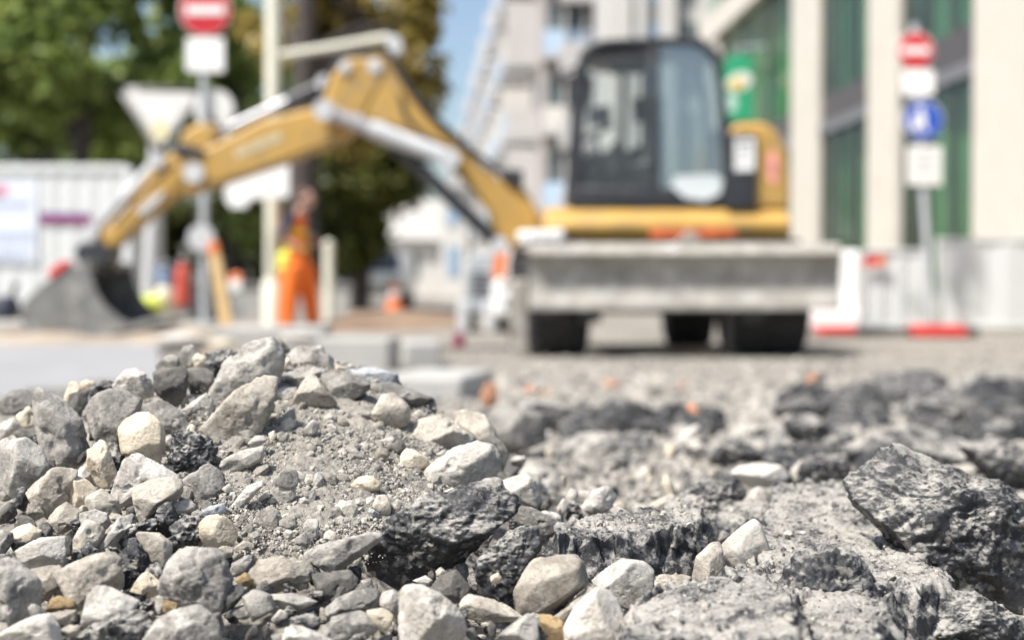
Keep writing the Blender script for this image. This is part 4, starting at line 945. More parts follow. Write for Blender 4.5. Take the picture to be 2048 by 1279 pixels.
def ground_z(x, y): return float(zref(x, y))
def base_at(px, d): p = P(px, 570, d); return (p[0], p[1], ground_z(p[0], p[1]))
def disc(mb, px, py, rpx, d, th, n=40):
    c = P(px, py, d); mb.lathe(c, (0, 1, 0), [(0, rpx / FPX * d), (th, rpx / FPX * d)], n); return mb
def post(px, top, d, r, mat, parent, name='post', lean=0):
    b = base_at(px + lean, d); t = P(px, top, d); return MB().tube([b, t], r, 14).build(name, M[mat], parent, 0, smooth=True)
def no_entry(px, py, rpx, d, parent):
    s = disc(MB(), px, py, rpx, d, .02).build('no_entry_plate', M['white'], parent, .004)
    disc(MB(), px, py, rpx * .95, d - .006, .006).build('red_disc', M['signred'], s, 0)
    MB().pprism([(px - rpx * .74, py - rpx * .18), (px + rpx * .74, py - rpx * .18), (px + rpx * .74, py + rpx * .18), (px - rpx * .74, py + rpx * .18)], d - .012, d - .006).build('white_bar', M['white'], s, 0)
    return s
def tilted_plate(px0, py0, px1, py1, d, name, mat, parent):
    return MB().pprism([(px0, py0), (px1, py0), (px1, py1), (px0, py1)], d, d + .015).build(name, M[mat], parent, .004)

# left sign post: no entry, plate, round sign back
d = 16.2
S = thing('sign_post', 'grey sign post with red no entry sign and small white plate among the trees', 'sign', base_at(408, d))
post(408, -40, d + .05, .045, 'galv', S)
no_entry(410, 20, 52, d, S); tilted_plate(372, 76, 448, 144, d, 'white_plate', 'white', S)
disc(MB(), 428, 218, 40, d + .09, .015).build('round_plate', M['signback'], S, .004)
disc(MB(), 402, 476, 27, d - .03, .02).build('small_round_plate', M['lgrey'], S, .004)
ft = MB(); b = base_at(408, d); ft.box(b[0] - .2, b[0] + .2, b[1] - .3, b[1] + .3, b[2], b[2] + .14); ft.build('foot', M['concrete'], S, .03)
# yield sign seen from behind on a leaning post
d = 15.4
S = thing('sign_post', 'triangular road sign seen from behind on a leaning pale post by the arm', 'sign', base_at(292, d))
post(318, 190, d, .075, 'lgrey', S, lean=-26)
def tri(c, r, d0, th, nm, mat):
    q = []
    for a in (-90, 30, 150):                            # rounded corners, point down
        ax, ay = c[0] + r * .88 * math.cos(R(-a)), c[1] + r * .88 * math.sin(R(-a))
        for k in (-50, -25, 0, 25, 50): q.append((ax + r * .12 * math.cos(R(-a + k)), ay + r * .12 * math.sin(R(-a + k))))
    return MB().pprism(q, d0, d0 + th).build(nm, M[mat], S, .004)
tp = tri((318, 222), 92, d - .12, .02, 'triangle_plate', 'signback')
disc(MB(), 320, 262, 20, d - .126, .005).build('sticker', simple('yellowish sticker', (.72, .66, .42), .5), tp, 0)

# right sign post
d = 16.2
S = thing('sign_post', 'grey post with no entry sign above a round blue path sign', 'sign', base_at(1862, d))
post(1828, 48, d + .05, .04, 'galv', S, lean=36)
no_entry(1831, 101, 37, d, S); tilted_plate(1806, 140, 1868, 190, d, 'white_plate', 'white', S)
bs = disc(MB(), 1847, 240, 40, d, .02).build('blue_plate', M['white'], S, .004)
disc(MB(), 1847, 240, 38, d - .006, .006).build('blue_disc', M['signblue'], bs, 0)
pg = MB(); dd = d - .011
disc(pg, 1843, 216, 4.5, dd, .004, 16)
pg.pprism([(1838, 222), (1848, 222), (1852, 238), (1848, 240), (1856, 262), (1850, 264), (1842, 246), (1836, 264), (1830, 262), (1837, 240), (1834, 238)], dd, dd + .004)
disc(pg, 1828, 234, 3.5, dd, .004, 16)
pg.pprism([(1825, 239), (1832, 239), (1834, 250), (1836, 262), (1831, 263), (1828, 252), (1824, 263), (1820, 262), (1824, 248)], dd, dd + .004)
pg.build('walking_figures', M['white'], bs, 0)
wp = tilted_plate(1814, 292, 1884, 370, d, 'white_plate', 'signback', S)
mk = MB()
for y0 in (306, 322, 338): mk.pprism([(1830, y0), (1866, y0), (1866, y0 + 4), (1830, y0 + 4)], d - .004, d)
mk.build('faint_lines', M['galv'], wp, 0)

# street lamp pole and its tilted arm
d = 18.5
S = thing('street_lamp', 'cream street lamp pole with a sloping arm in front of the dark trunk', 'street lamp', base_at(546, d))
post(546, -60, d, .10, 'polec', S, 'pole')
MB().tube([P(556, 112, d), P(660, 96, d), P(772, 76, d)], .055, 14).build('arm', M['polec'], S, 0, smooth=True)
MB().pprism([(770, 66), (800, 74), (808, 100), (790, 112), (776, 100)], d - .1, d + .15).build('lamp_head', M['lgrey'], S, .03)
MB().lathe(base_at(546, d), (0, 0, 1), [(0, .14), (.6, .14), (.65, .11)], 20).build('base', M['polec'], S, 0, smooth=True)
# white board on the pole
d = 18.0
S = thing('sign_board', 'blank white board with a notched corner below the yellow arm', 'sign', P(515, 355, d))
bd = MB().pprism([(450, 330), (470, 320), (578, 314), (578, 394), (500, 398), (492, 416), (462, 416), (450, 400)], d, d + .04).build('board', M['white'], S, .01)
MB().boxrot(P(548, 355, d + .22), (.05, .36, .05)).build('bracket', M['galv'], S)
# slim bollard-like post
S = thing('bollard', 'slim grey green post behind the worker', 'post', base_at(657, 21)); post(657, 490, 21, .075, 'polec', S, 'shaft')
MB().lathe(P(657, 490, 21), (0, 0, 1), [(0, .08), (.05, .07), (.08, .01)], 16).build('cap', M['polec'], S, 0)
# white post right of the container
S = thing('bollard', 'thick pale post between the container corner and the sign posts', 'post', base_at(262, 17)); post(262, 470, 17, .05, 'galv', S, 'shaft')
MB().lathe(P(262, 470, 17), (0, 0, 1), [(0, .055), (.03, .01)], 16).build('cap', M['galv'], S, 0)

# ---------------- site container
def corrugated(px0, px1, top, bot, d, pitch=.30, depth=.013):
    x0 = P(px0, 0, d)[0]; x1 = P(px1, 0, d)[0]; zt = P(0, top, d)[2]; zb = P(0, bot, d)[2]; n = int((x1 - x0) / pitch); pts = []
    for i in range(n):
        a = x0 + (x1 - x0) * i / n; w = (x1 - x0) / n
        for f, o in ((.0, 0), (.38, 0), (.5, depth), (.88, depth)): pts.append((a + f * w, d + o))
    pts.append((x1, d))
    v = [(x, y, zb) for x, y in pts] + [(x, y, zt) for x, y in pts]; m = len(pts)
    return MB().add(v, [(i, i + 1, m + i + 1, m + i) for i in range(m - 1)]), x0, x1, zb, zt
d = 22.0
mb, x0, x1, zb, zt = corrugated(-260, 252, 348, 640, d)
S = thing('site_container', 'white corrugated site container with a maroon stripe and pale banner', 'container', ((x0 + x1) / 2, d, ground_z(-5, 22)))
M['cwhite'] = simple('white container paint', (.60, .62, .61), .5, vary=.05, dirt=(.6, .6, .57))
mb.build('front_wall', M['cwhite'], S, 0)
MB().box(x0, x1, d + .06, d + 2.4, zb - .05, zt).build('body', M['cwhite'], S, .02)
MB().box(x0 - .03, x1 + .03, d - .03, d + .055, zt, zt + .14).build('top_rail', M['cwhite'], S, .03)
MB().box(x0 - .03, x1 + .03, d - .03, d + .055, zb - .2, zb).build('bottom_rail', M['cwhite'], S, .02)
MB().box(x1 - .01, x1 + .12, d - .035, d + .1, zb - .2, zt + .1).build('corner_post', M['cwhite'], S, .02)
s = MB().pprism([(80, 430), (180, 431), (180, 447), (80, 446)], d - .06, d - .02).build('maroon_stripe', simple('maroon lettering strip', (.22, .03, .13), .5, vary=.3, scale=9), S, 0)
MB().pprism([(80, 425), (180, 426), (180, 430), (80, 429)], d - .06, d - .02).build('blue_edge', simple('blue lettering edge', (.13, .12, .30), .5), s, 0)
bn = MB().pprism([(-120, 354), (76, 358), (74, 525), (-120, 522)], d - .05, d - .035).build('banner', simple('bluish white banner', (.62, .66, .72), .6, vary=.04), S, 0)
M['fade'] = simple('faded blue print', (.42, .47, .58), .6)
for y0, xe, h in ((402, 58, 14), (464, 66, 18), (498, 62, 10), (512, 54, 6)):
    x = -110; mk = MB()
    while x < xe:
        w = random.uniform(8, 26); mk.pprism([(x, y0), (min(x + w, xe), y0), (min(x + w, xe), y0 + h), (x, y0 + h)], d - .056, d - .05); x += w + 4
    mk.build('print_row', M['fade'], bn, 0)
MB().pprism([(-30, 372), (14, 370), (16, 390), (-30, 396)], d - .056, d - .05).build('red_emblem', simple('red blue emblem', (.5, .2, .28), .5, vary=.5, scale=5), bn, 0)

# ---------------- low things on the left
def tubthing(name, label, cat, px, py0, py1, rpx, d, mat, prof, group=None, part='shell'):
    z0 = P(px, py1, d); z1 = P(px, py0, d); h = z1[2] - z0[2]; r = rpx / FPX * d
    S = thing(name, label, cat, z0, group)
    MB().lathe(z0, (0, 0, 1), [(a * h, b * r) for a, b in prof], 24).build(part, M[mat], S, 0, smooth=True); return S, z0, h, r
can = [(0, .8), (.03, 1), (.75, 1), (.86, .8), (.92, .45), (.93, .28), (1, .28), (1.0, .01)]
M['redd'] = simple('faded red paint', (.42, .06, .035), .6, vary=.2)
S, q, h, r = tubthing('gas_bottle', 'upright red gas bottle behind the excavator stick', 'gas bottle', 366, 522, 612, 16, 15, 'redd', can)
MB().tube([q + np.array([0, 0, h]), q + np.array([0, 0, h + .05])], .03).build('valve', M['galv'], S, 0)
M['blueb'] = simple('grey blue plastic', (.22, .30, .45), .5); M['hivis'] = simple('hi-vis yellow cloth', (.62, .72, .12), .8, vary=.2, scale=9); M['sack'] = simple('cream paper', (.62, .57, .42), .85, vary=.15)
S, q, h, r = tubthing('bucket_pail', 'grey blue plastic pail beside the red gas bottle', 'bucket', 330, 534, 572, 17, 15.3, 'blueb', [(0, .8), (1, 1), (1, .93), (.2, .75), (.2, .01)])
MB().tube([q + np.array([r * math.cos(a), 0, h + r * .6 * math.sin(a)]) for a in np.linspace(0, math.pi, 9)], .008).build('handle', M['galv'], S, 0)
S, q, h, r = tubthing('paper_sack', 'cream paper sack standing under the blue pail', 'sack', 328, 572, 625, 20, 15.2, 'sack', [(0, .85), (.1, 1), (.6, 1.02), (.85, .8), (1, .5), (1, .01)], part='bag')
v, f = rock_shape([(-.16, -.08), (.15, -.09), (.17, .02), (.05, .09), (-.12, .07)], 900, 1, 4, 12, .12, 2)
tag(mesh_np('hi_vis_jacket', v, f, M['hivis'], loc=P(300, 606, 14.6)), 'crumpled yellow green hi-vis jacket lying by the bucket teeth', 'jacket')
d = 14.5
S = thing('plank', 'pale wooden plank leaning with a red orange painted top', 'plank', P(452, 650, d))
MB().pprism([(418, 510), (438, 505), (466, 648), (440, 652)], d, d + .05).build('board', M['wood'], S, .006)
MB().pprism([(412, 486), (434, 482), (438, 504.5), (418, 509.5)], d, d + .05).build('painted_end', M['orange'], S, .006)
def beacon(px, py, d, label):
    b = base_at(px, d); top = P(px, py - 16, d)[2]
    S = thing('warning_lamp', label, 'warning lamp', b)
    MB().box(b[0] - .09, b[0] + .09, d - .05, d + .05, P(px, py + 22, d)[2], P(px, py, d)[2]).build('battery_box', M['white'], S, .02)
    MB().lathe(P(px, py - 2, d + .02), (0, -1, 0), [(-.05, .10), (.05, .10), (.07, .07)], 24).build('lens', M['orange'], S, 0, smooth=True)
    MB().tube([b, P(px, py + 22, d)], .02).build('stem', M['galv'], S, 0)
beacon(472, 560, 22, 'orange warning lamp on a white box left of the lamp pole')
# low grey wall behind the worker
S = thing('low_wall', 'low grey wall under the dark trees left of the worker', 'wall', base_at(500, 25))
p0 = P(380, 586, 25); p1 = P(700, 586, 25)
MB().box(p0[0], p1[0], 25, 25.35, -.05, P(0, 572, 25)[2]).build('core', M['concrete'], S, .02)
MB().box(p0[0] - .03, p1[0] + .03, 24.96, 25.39, P(0, 572, 25)[2], P(0, 566, 25)[2]).build('coping', M['slab'], S, .01)
# dark thing at the left edge: rubber boot pair -> black watering can with a thin neck
S = thing('watering_can', 'dark navy can with a thin upright neck at the left picture edge', 'can', P(12, 640, 12.5))
M['navy'] = simple('dark navy plastic', (.022, .027, .045), .5)
MB().lathe(P(12, 640, 12.5), (0, 0, 1), [(0, .10), (.02, .12), (.14, .125), (.20, .09), (.22, .03), (.22, .01)], 24).build('shell', M['navy'], S, 0, smooth=True)
MB().tube([P(22, 600, 12.5), P(28, 580, 12.5), P(32, 566, 12.5)], [.02, .018, .035]).build('neck', M['navy'], S, 0)

# ---------------- slabs, sand and kerbs
def slab(px_list, zt, th, name, label, cat, mat, bevel=.02):
    """plate with its outline given where its top corners are seen"""
    pts = []
    for px, d in px_list: q = P(px, 0, d); pts.append((q[0], d))
    n = len(pts); vs = [(x, y, zt - th) for x, y in pts] + [(x, y, zt) for x, y in pts]
    fs = [tuple(range(n - 1, -1, -1)), tuple(range(n, 2 * n))] + [(i, (i + 1) % n, n + (i + 1) % n, n + i) for i in range(n)]
    return MB().add(vs, fs).build(name, M[mat], None, bevel)
zt = .215
o = slab([(-600, 3.0), (380, 3.0), (345, 4.2), (318, 8.6), (-600, 8.2)], zt, .22, 'concrete_slab', '', '', 'slab'); tag(o, 'broad smooth grey concrete slab behind the left flank of the heap', 'slab')
o = mesh_np('pot_hole', *(lambda v, f: (v * np.array([1, 1, .25]), f))(*rock_shape([(-.16, -.1), (.15, -.1), (.18, .06), (-.1, .1)], 77, 1, 4)), M['dark'], loc=P(110, 752, 4.6) * np.array([1, 1, 0]) + np.array([0, 0, zt])); o.name = 'tar_patch'; tag(o, 'dark flat tar lump on the grey concrete slab, left one', 'tar lump')
o = mesh_np('tar_patch', *(lambda v, f: (v * np.array([1, 1, .25]), f))(*rock_shape([(-.12, -.1), (.12, -.1), (.1, .06), (-.1, .1)], 78, 1, 4)), M['dark'], loc=P(215, 737, 5.0) * np.array([1, 1, 0]) + np.array([0, 0, zt])); tag(o, 'dark flat tar lump on the grey concrete slab, right one', 'tar lump')
# spoil of brown sand under the bucket
gx, gy = np.meshgrid(np.linspace(-8.5, -1.0, 130), np.linspace(8.7, 15, 90)); X_ = gx.ravel(); Y_ = gy.ravel()
e = sstep((Y_ - 8.7) / .5) * (1 - sstep((Y_ - 13.0) / 2)) * (1 - sstep((X_ + 2.7 + .1 * np.sin(Y_ * 3)) / 1.4))
Z_ = zref(X_, Y_) - .03 + e * (.145 - zref(X_, Y_) + .07 * fbm(np.stack([X_ * 2.2, Y_ * 2.2, X_ * 0], 1), 4, 31) + .05)
i = (np.arange(89)[:, None] * 130 + np.arange(129)[None]).ravel()
M['spoil'] = simple('brown grey spoil', (.31, .27, .22), .95, vary=.35, scale=2.2, bump=.6, dirt=(.34, .22, .12))
tag(mesh_np('spoil_ground', np.stack([X_, Y_, Z_], 1), np.stack([i, i + 1, i + 131, i + 130], 1), M['spoil']), 'strip of brown sandy spoil under the digging bucket', kind='structure')
gx, gy = np.meshgrid(np.linspace(-2.5, -.6, 60), np.linspace(17, 30, 60)); X_ = gx.ravel(); Y_ = gy.ravel()
e = np.clip(1 - ((X_ + 2.0) / 1.5) ** 2 - ((Y_ - 22) / 4.5) ** 2, 0, 1)
Z_ = -.02 + .17 * e ** .7 + .05 * e * fbm(np.stack([X_ * 3, Y_ * 3, X_ * 0], 1), 4, 33)
i = (np.arange(59)[:, None] * 60 + np.arange(59)[None]).ravel()
tag(mesh_np('sand_heap', np.stack([X_, Y_, Z_], 1), np.stack([i, i + 1, i + 61, i + 60], 1), M['sand']), 'flat heap of reddish brown sand right of the worker', 'sand heap')
def kerb(px0, px1, pt, d, depth, yaw, label, mat='concrete'):
    a = P(px0, pt, d); b = P(px1, pt, d); z1 = a[2]; zb = ground_z(a[0], d) - .02; L = b[0] - a[0]
    S = MB().boxrot(((a[0] + b[0]) / 2, d + depth / 2, (z1 + zb) / 2), (L, depth, z1 - zb), rz=yaw).build('kerb_block', M[mat], None, .018, 3)
    return tag(S, label, 'kerb block', 'loose concrete kerb blocks')
kerb(560, 786, 676, 8.0, .35, -.10, 'long pale kerb block lying behind the heap crest')
kerb(800, 872, 684, 8.6, .5, .12, 'short kerb block right of the long pale kerb block')
kerb(785, 958, 752, 4.6, .45, -.22, 'pale kerb block nearest the camera, right behind the heap')
kerb(420, 640, 655, 10.5, .8, .05, 'wide flat pale block below the worker')

# ---------------- right hand barrier fence
M['plastic'] = simple('translucent white plastic', (.55, .565, .56), .5, vary=.05, scale=2); M['plasticg'] = simple('grey green netting', (.50, .53, .51), .7, vary=.1)
d = 16.6
def fence_panel(px0, px1, top, d, label, hatch):
    b = base_at((px0 + px1) / 2, d); S = thing('plastic_barrier', label, 'barrier', b, 'plastic fence panels on the right')
    zt = P(0, top, d)[2]; x0 = P(px0, 0, d)[0]; x1 = P(px1, 0, d)[0]; z0 = P(0, 655, d)[2]
    fr = MB()
    for z in (zt - .03, z0): fr.box(x0, x1, d - .02, d + .02, z, z + .04)
    for x in (x0, x1 - .04): fr.box(x, x + .04, d - .018, d + .018, z0 + .04, zt - .03)
    fr.build('frame', M['plastic'], S, .006)
    n = 60; vs = []; fs = []
    for i in range(n + 1):
        x = x0 + .04 + (x1 - x0 - .08) * i / n; y = d + .010 * math.sin(i * .31) + .004 * math.sin(i * 1.1)
        vs += [(x, y, z0 + .04), (x, y, zt - .03)]
    for i in range(n): fs.append((2 * i, 2 * i + 2, 2 * i + 3, 2 * i + 1))
    MB().add(vs, fs).build('sheet', M['plastic'], S, 0, smooth=True)
    hb = MB()
    for a, c, y0, y1 in hatch:
        k = a
        while k < c:
            hb.pprism([(k, y0), (k + 4, y0), (k + 4 + (y1 - y0) * .6, y1), (k + (y1 - y0) * .6, y1)], d - .035, d - .03); k += 11
    if hatch: hb.build('netting', M['plasticg'], S, 0)
    return S
fence_panel(1722, 1856, 500, d, 'white plastic fence panel left of the sign post foot', [(1800, 1835, 575, 625)])
fence_panel(1872, 2120, 478, d + .1, 'white plastic fence panel right of the sign post with grey netting', [(1880, 1930, 550, 610)])
S = thing('barrier_block', 'bright white curved plastic barrier at the right end of the dozer blade', 'barrier', base_at(1690, 15.8))
MB().pprism([(1676, 640), (1668, 590), (1670, 530), (1684, 500), (1722, 500), (1722, 640)], 15.8, 16.25).build('shell', M['white'], S, .05, 4)
MB().pprism([(1618, 656), (1618, 624), (1630, 618), (1722, 618), (1722, 656)], 15.55, 16.2).build('base', M['white'], S, .03, 3)
tp = MB().pprism([(1728, 514), (1772, 511), (1772, 530), (1728, 533)], 16.5, 16.52).build('reflector_board', M['red'], None, .002)
tag(tp, 'small red and orange reflector strip on the left fence panel', 'reflector')
MB().pprism([(1758, 513), (1770, 512), (1770, 529), (1758, 530)], 16.494, 16.4985).build('orange_end', M['orange'], tp, 0)
def foot(px0, px1, py0, py1, d, label, mat):
    S = MB().pprism([(px0, py1), (px0 + 4, py0), (px1 - 4, py0), (px1, py1)], d, d + .35).build('barrier_weight', M[mat], None, .015)
    tag(S, label, 'barrier weight')
foot(1640, 1716, 652, 668, 15.3, 'red plastic fence foot left of the dark one', 'red')
foot(1716.5, 1826, 657, 668, 15.3, 'dark rubber fence foot between two red ones', 'rubber')
foot(1828, 1938, 650, 674, 15.3, 'red plastic fence foot under the sign post', 'red')
foot(1939, 1962, 654, 672, 15.3, 'short black fence foot at the right end of the row', 'rubber')

# ---------------- things between arm and wheels
d = 17
S = thing('compressor', 'grey site compressor on small wheels left of the excavator wheel', 'compressor', base_at(970, d))
cgrey = simple('blue grey sheet metal', (.34, .37, .39), .5, vary=.15, scale=3)
b = MB().pprism([(930, 625), (928, 540), (945, 505), (1010, 500), (1034, 520), (1036, 625)], d, d + 1.2).build('housing', cgrey, S, .03)
mk = MB()
for y0 in (545, 556, 567, 578, 589): mk.pprism([(942, y0), (980, y0), (980, y0 + 5), (942, y0 + 5)], d - .01, d - .002)
mk.build('vent_slats', M['black'], b, 0)
for px in (942, 1004):
    t = MB().lathe(P(px, 640, d + .2), (1, 0, 0), [(-.06, .1), (-.06, .2), (.06, .2), (.06, .1)], 24).build('wheel', M['rubber'], S, 0)
    MB().lathe(P(px, 640, d + .2), (1, 0, 0), [(-.065, .1), (.065, .1)], 20).build('rim', M['lgrey'], t, 0)
for px in (915, 968): MB().pprism([(px, 665), (px, 600), (px + 22, 600), (px + 22, 665)], d - .1, d - .04).build('leg', M['lgrey'], S, .02)
S = thing('canister', 'white plastic canister in front of the grey compressor', 'canister', P(1004, 640, 16.6))
MB().pprism([(986, 632), (984, 574), (994, 556), (1014, 556), (1024, 574), (1022, 632)], 16.5, 16.8).build('shell', M['white'], S, .04, 3)
MB().lathe(P(1004, 556, 16.65), (0, 0, 1), [(0, .035), (.04, .035)], 16).build('cap', M['lgrey'], S, 0)
S = thing('leaning_board', 'orange and white board leaning by the boom foot above the white canister', 'board', P(1015, 545, 16.4))
MB().pprism([(984, 556), (990, 500), (1016, 498), (1010, 556)], 16.38, 16.42).build('orange_field', M['orange'], S, .004)
MB().pprism([(1010.5, 556), (1016.5, 498), (1030, 500), (1026, 550)], 16.38, 16.42).build('white_field', M['white'], S, .004)
MB().pprism([(1026.5, 545), (1030.5, 500), (1042, 502), (1040, 530)], 16.38, 16.42).build('red_field', M['red'], S, .004)
S, q, h, r = tubthing('marker_peg', 'small pink marker peg on the ground left of the front wheel', 'marker', 918, 664, 694, 13, 12.6, 'white', [(0, 1), (.25, 1), (.3, .8), (.9, .75), (1, .5), (1, .01)])
for c in S.children: c.data.materials[0] = simple('pink paint', (.72, .07, .20), .5)
S = thing('traffic_cone', 'orange traffic cone beside the white car', 'traffic cone', base_at(790, 30))
b = base_at(790, 30); MB().lathe(b, (0, 0, 1), [(.03, .2), (.3, .13), (.3, .131), (.62, .05), (.62, .01)], 20).build('cone', M['orange'], S, 0, smooth=True)
MB().box(b[0] - .25, b[0] + .25, b[1] - .25, b[1] + .25, b[2], b[2] + .03).build('foot', M['orange'], S, .01)
MB().lathe(b, (0, 0, 1), [(.33, .13), (.46, .095)], 20).build('white_band', M['white'], S, 0)

# parked white car
d = 36; M['carpaint'] = simple('white car paint', (.78, .78, .76), .25, vary=.02); M['carglass'] = simple('dark car glass', (.03, .04, .05), .08, spec=.8)
c = base_at(752, d); S = thing('parked_car', 'white car parked far behind under the dark trees', 'car', c)
def carbody():
    w = .87; prof = [(-2.0, .32), (-2.05, .62), (-1.9, .82), (-1.0, .92), (-.45, 1.36), (.9, 1.42), (1.65, 1.0), (2.05, .92), (2.1, .4), (2.0, .28)]
    pr = [(c[1] + y, c[2] + z) for y, z in prof]
    return MB().xprism(pr, c[0] - w, c[0] + w)
cb = carbody().build('body', M['carpaint'], S, .10, 4)
MB().hexa([(c[0] - .68, d - 1.00, .95), (c[0] + .68, d - 1.00, .95), (c[0] + .62, d - .50, 1.36), (c[0] - .62, d - .50, 1.36), (c[0] - .68, d - 1.04, .99), (c[0] + .68, d - 1.04, .99), (c[0] + .62, d - .54, 1.40), (c[0] - .62, d - .54, 1.40)]).build('windscreen', M['carglass'], cb, 0)
for sx in (-1, 1):
    MB().boxrot((c[0] + sx * .62, d - 2.03, .68), (.34, .06, .14)).build('headlight', M['chrome'], S, .03)
    for yy in (-1.3, 1.35):
        t = MB().lathe((c[0] + sx * .76, d + yy, c[2] + .31), (sx, 0, 0), [(-.1, .2), (-.1, .31), (.1, .31), (.12, .2)], 24).build('wheel', M['rubber'], S, 0)
        MB().lathe((c[0] + sx * .88, d + yy, c[2] + .31), (sx, 0, 0), [(0, .2), (.01, .18), (.01, .02)], 20).build('rim', M['chrome'], t, 0)

# ---------------- buildings
M['facade'] = simple('pale limestone cladding', (.55, .515, .45), .8, vary=.05, scale=1.2, dirt=(.50, .47, .41))
M['band'] = simple('dark spandrel metal', (.075, .068, .068), .5, vary=.08); M['strip'] = simple('grey metal strip', (.16, .16, .17), .45, vary=.08)
M['curtain'] = simple('green curtain cloth', (.13, .205, .12), .9, vary=.4, scale=.8); M['mull'] = simple('dark window mullion', (.05, .06, .06), .5)
M['pane'] = glass_mat('office glass', (.80, .92, .84), .03, .08)
LF, VX = 8.0, 900.0
def fx(d, L=LF): return (VX - CX) / FPX * d + L
def fd(px, L=LF): return L * FPX / (px - VX)
def zat(py, d): return P(0, py, d)[2]
def fbox(mb, d0, d1, o0, o1, z0, z1, L=LF):          # along facade depth d0..d1, standing out o0..o1 towards the street
    return mb.hexa([(fx(d0, L) - o1, d0, z0), (fx(d0, L) - o0, d0, z0), (fx(d1, L) - o0, d1, z0), (fx(d1, L) - o1, d1, z0),
                    (fx(d0, L) - o1, d0, z1), (fx(d0, L) - o0, d0, z1), (fx(d1, L) - o0, d1, z1), (fx(d1, L) - o1, d1, z1)])
OB = thing('office_building', 'pale stone office building with tall piers and green curtained glass on the right', 'building', (fx(30) + 3, 30, 0))
dA, dB = 12.0, fd(1412)
fbox(MB(), dA, dB, -9.0, -2.0, -.1, 14).build('rear_volume', M['band'], OB)
fbox(MB(), dA, dB, -2.0, .05, -.1, .35).build('plinth', M['facade'], OB, .02)
fbox(MB(), dA - 4, fd(1957), -1.9, .12, .35, 14).build('end_wall', M['facade'], OB, .02)
for pa, pb in ((1800, 1742), (1640, 1588), (1440, 1416)):
    fbox(MB(), fd(pa), fd(pb), -.10, .10, .35, 7.9).build('pier', M['facade'], OB, .02)
fbox(MB(), fd(1957), dB, -.7, .18, 7.9, 8.7).build('fascia', M['facade'], OB, .02)
bays = [(fd(1957) + .01, fd(1800) - .01), (fd(1742) + .01, fd(1640) - .01), (fd(1588) + .01, fd(1440) - .01)]
for a, b in bays:
    bd = fbox(MB(), a, b, -.5, -.02, 4.03, 4.60).build('spandrel', M['band'], OB); fbox(MB(), a, b, -.5, .04, 3.80, 4.02).build('ledge', M['strip'], OB)
    for z0, z1 in ((.36, 3.79), (4.61, 7.89)):
        pn = fbox(MB(), a, b, -.07, -.05, z0, z1).build('window', M['pane'], OB)
        n = 3
        for k in range(n + 1):
            dm = a + (b - a) * k / n; fbox(MB(), max(a, dm - .07), min(b, dm + .07), -.12, -.02, z0, z1).build('mullion', M['mull'], pn)
        vs = []; fs = []; m = 150                                   # gathered curtain behind the glass, drawn unevenly
        for i in range(m + 1):
            dd_ = a + (b - a) * i / m; o = -.40 - .09 * math.sin(dd_ * 9 + math.sin(dd_ * 2.1) * 3) - .04 * math.sin(dd_ * 23)
            vs += [(fx(dd_) - o, dd_, z0), (fx(dd_) - o, dd_, z1)]
        for i in range(m):
            if math.sin(i * .17 + a + z0) + .5 * math.sin(i * .41) > -.75: fs.append((2 * i, 2 * i + 1, 2 * i + 3, 2 * i + 2))
        MB().add(vs, fs).build('curtain', M['curtain'], OB, 0, smooth=True)
fbox(MB(), dA, dB, -2.0, -.06, 8.7, 14).build('upper_wall', M['pane'], OB)
# green hanging banner with an oval emblem
d = 36
S = thing('banner', 'green hanging banner with a white and yellow oval behind the cab', 'banner', P(1478, 240, d))
M['bangreen'] = simple('banner green', (.02, .33, .16), .6, vary=.06)
bo = MB().pprism([(1448, 242), (1450, 122), (1462, 110), (1500, 108), (1506, 120), (1506, 240)], d, d + .08).build('cloth', M['bangreen'], S, .01)
def oval(px, py, a, b, d, mat, nm, rot=0):
    q = [(px + a * math.cos(t) * math.cos(rot) - b * math.sin(t) * math.sin(rot), py + a * math.cos(t) * math.sin(rot) + b * math.sin(t) * math.cos(rot)) for t in np.linspace(0, 2 * math.pi, 28)[:-1]]
    return MB().pprism(q, d, d + .01).build(nm, mat, bo, 0)
oval(1478, 164, 27, 18, d - .012, M['white'], 'white_oval', -.4); oval(1474, 168, 17, 11, d - .024, simple('emblem yellow', (.72, .52, .14), .5), 'yellow_oval', -.4)
oval(1462, 205, 13, 20, d - .012, simple('pale green mark', (.45, .66, .58), .5), 'pale_mark')
MB().tube([P(1478, 108, d + .04), P(1478, 96, d + .04), P(1560, 92, d + .04)], .04).build('hanger', M['galv'], S, 0)

# pale apartment house facing the camera behind the cab
d = 50
M['render'] = simple('white rendered wall', (.60, .58, .54), .85, vary=.04, scale=.5); M['bwin'] = simple('bluish window glass', (.30, .42, .55), .12, spec=.8, vary=.2, scale=.3); M['gwin'] = simple('grey window glass', (.14, .16, .16), .15, spec=.7, vary=.3, scale=.3)
M['balc'] = simple('grey balcony concrete', (.44, .43, .42), .8, vary=.08)
S = thing('apartment_house', 'white rendered apartment house with tall blue windows above the cab', 'building', (P(1300, 0, d)[0], d + 3, 0))
xa_, xb_ = P(1205, 0, d)[0], P(1440, 0, d)[0]
MB().box(xa_ + .05, xb_ + 2, d + .5, d + 10, -.1, 16).build('core', M['balc'], S)
for a, b, m in ((1210, 1262, 'render'), (1272, 1292, 'render'), (1318, 1352, 'render'), (1398, 1440, 'render')):
    MB().box(P(a, 0, d)[0], P(b, 0, d)[0], d, d + .6, -.1, 16).build('pier', M[m], S, .02)
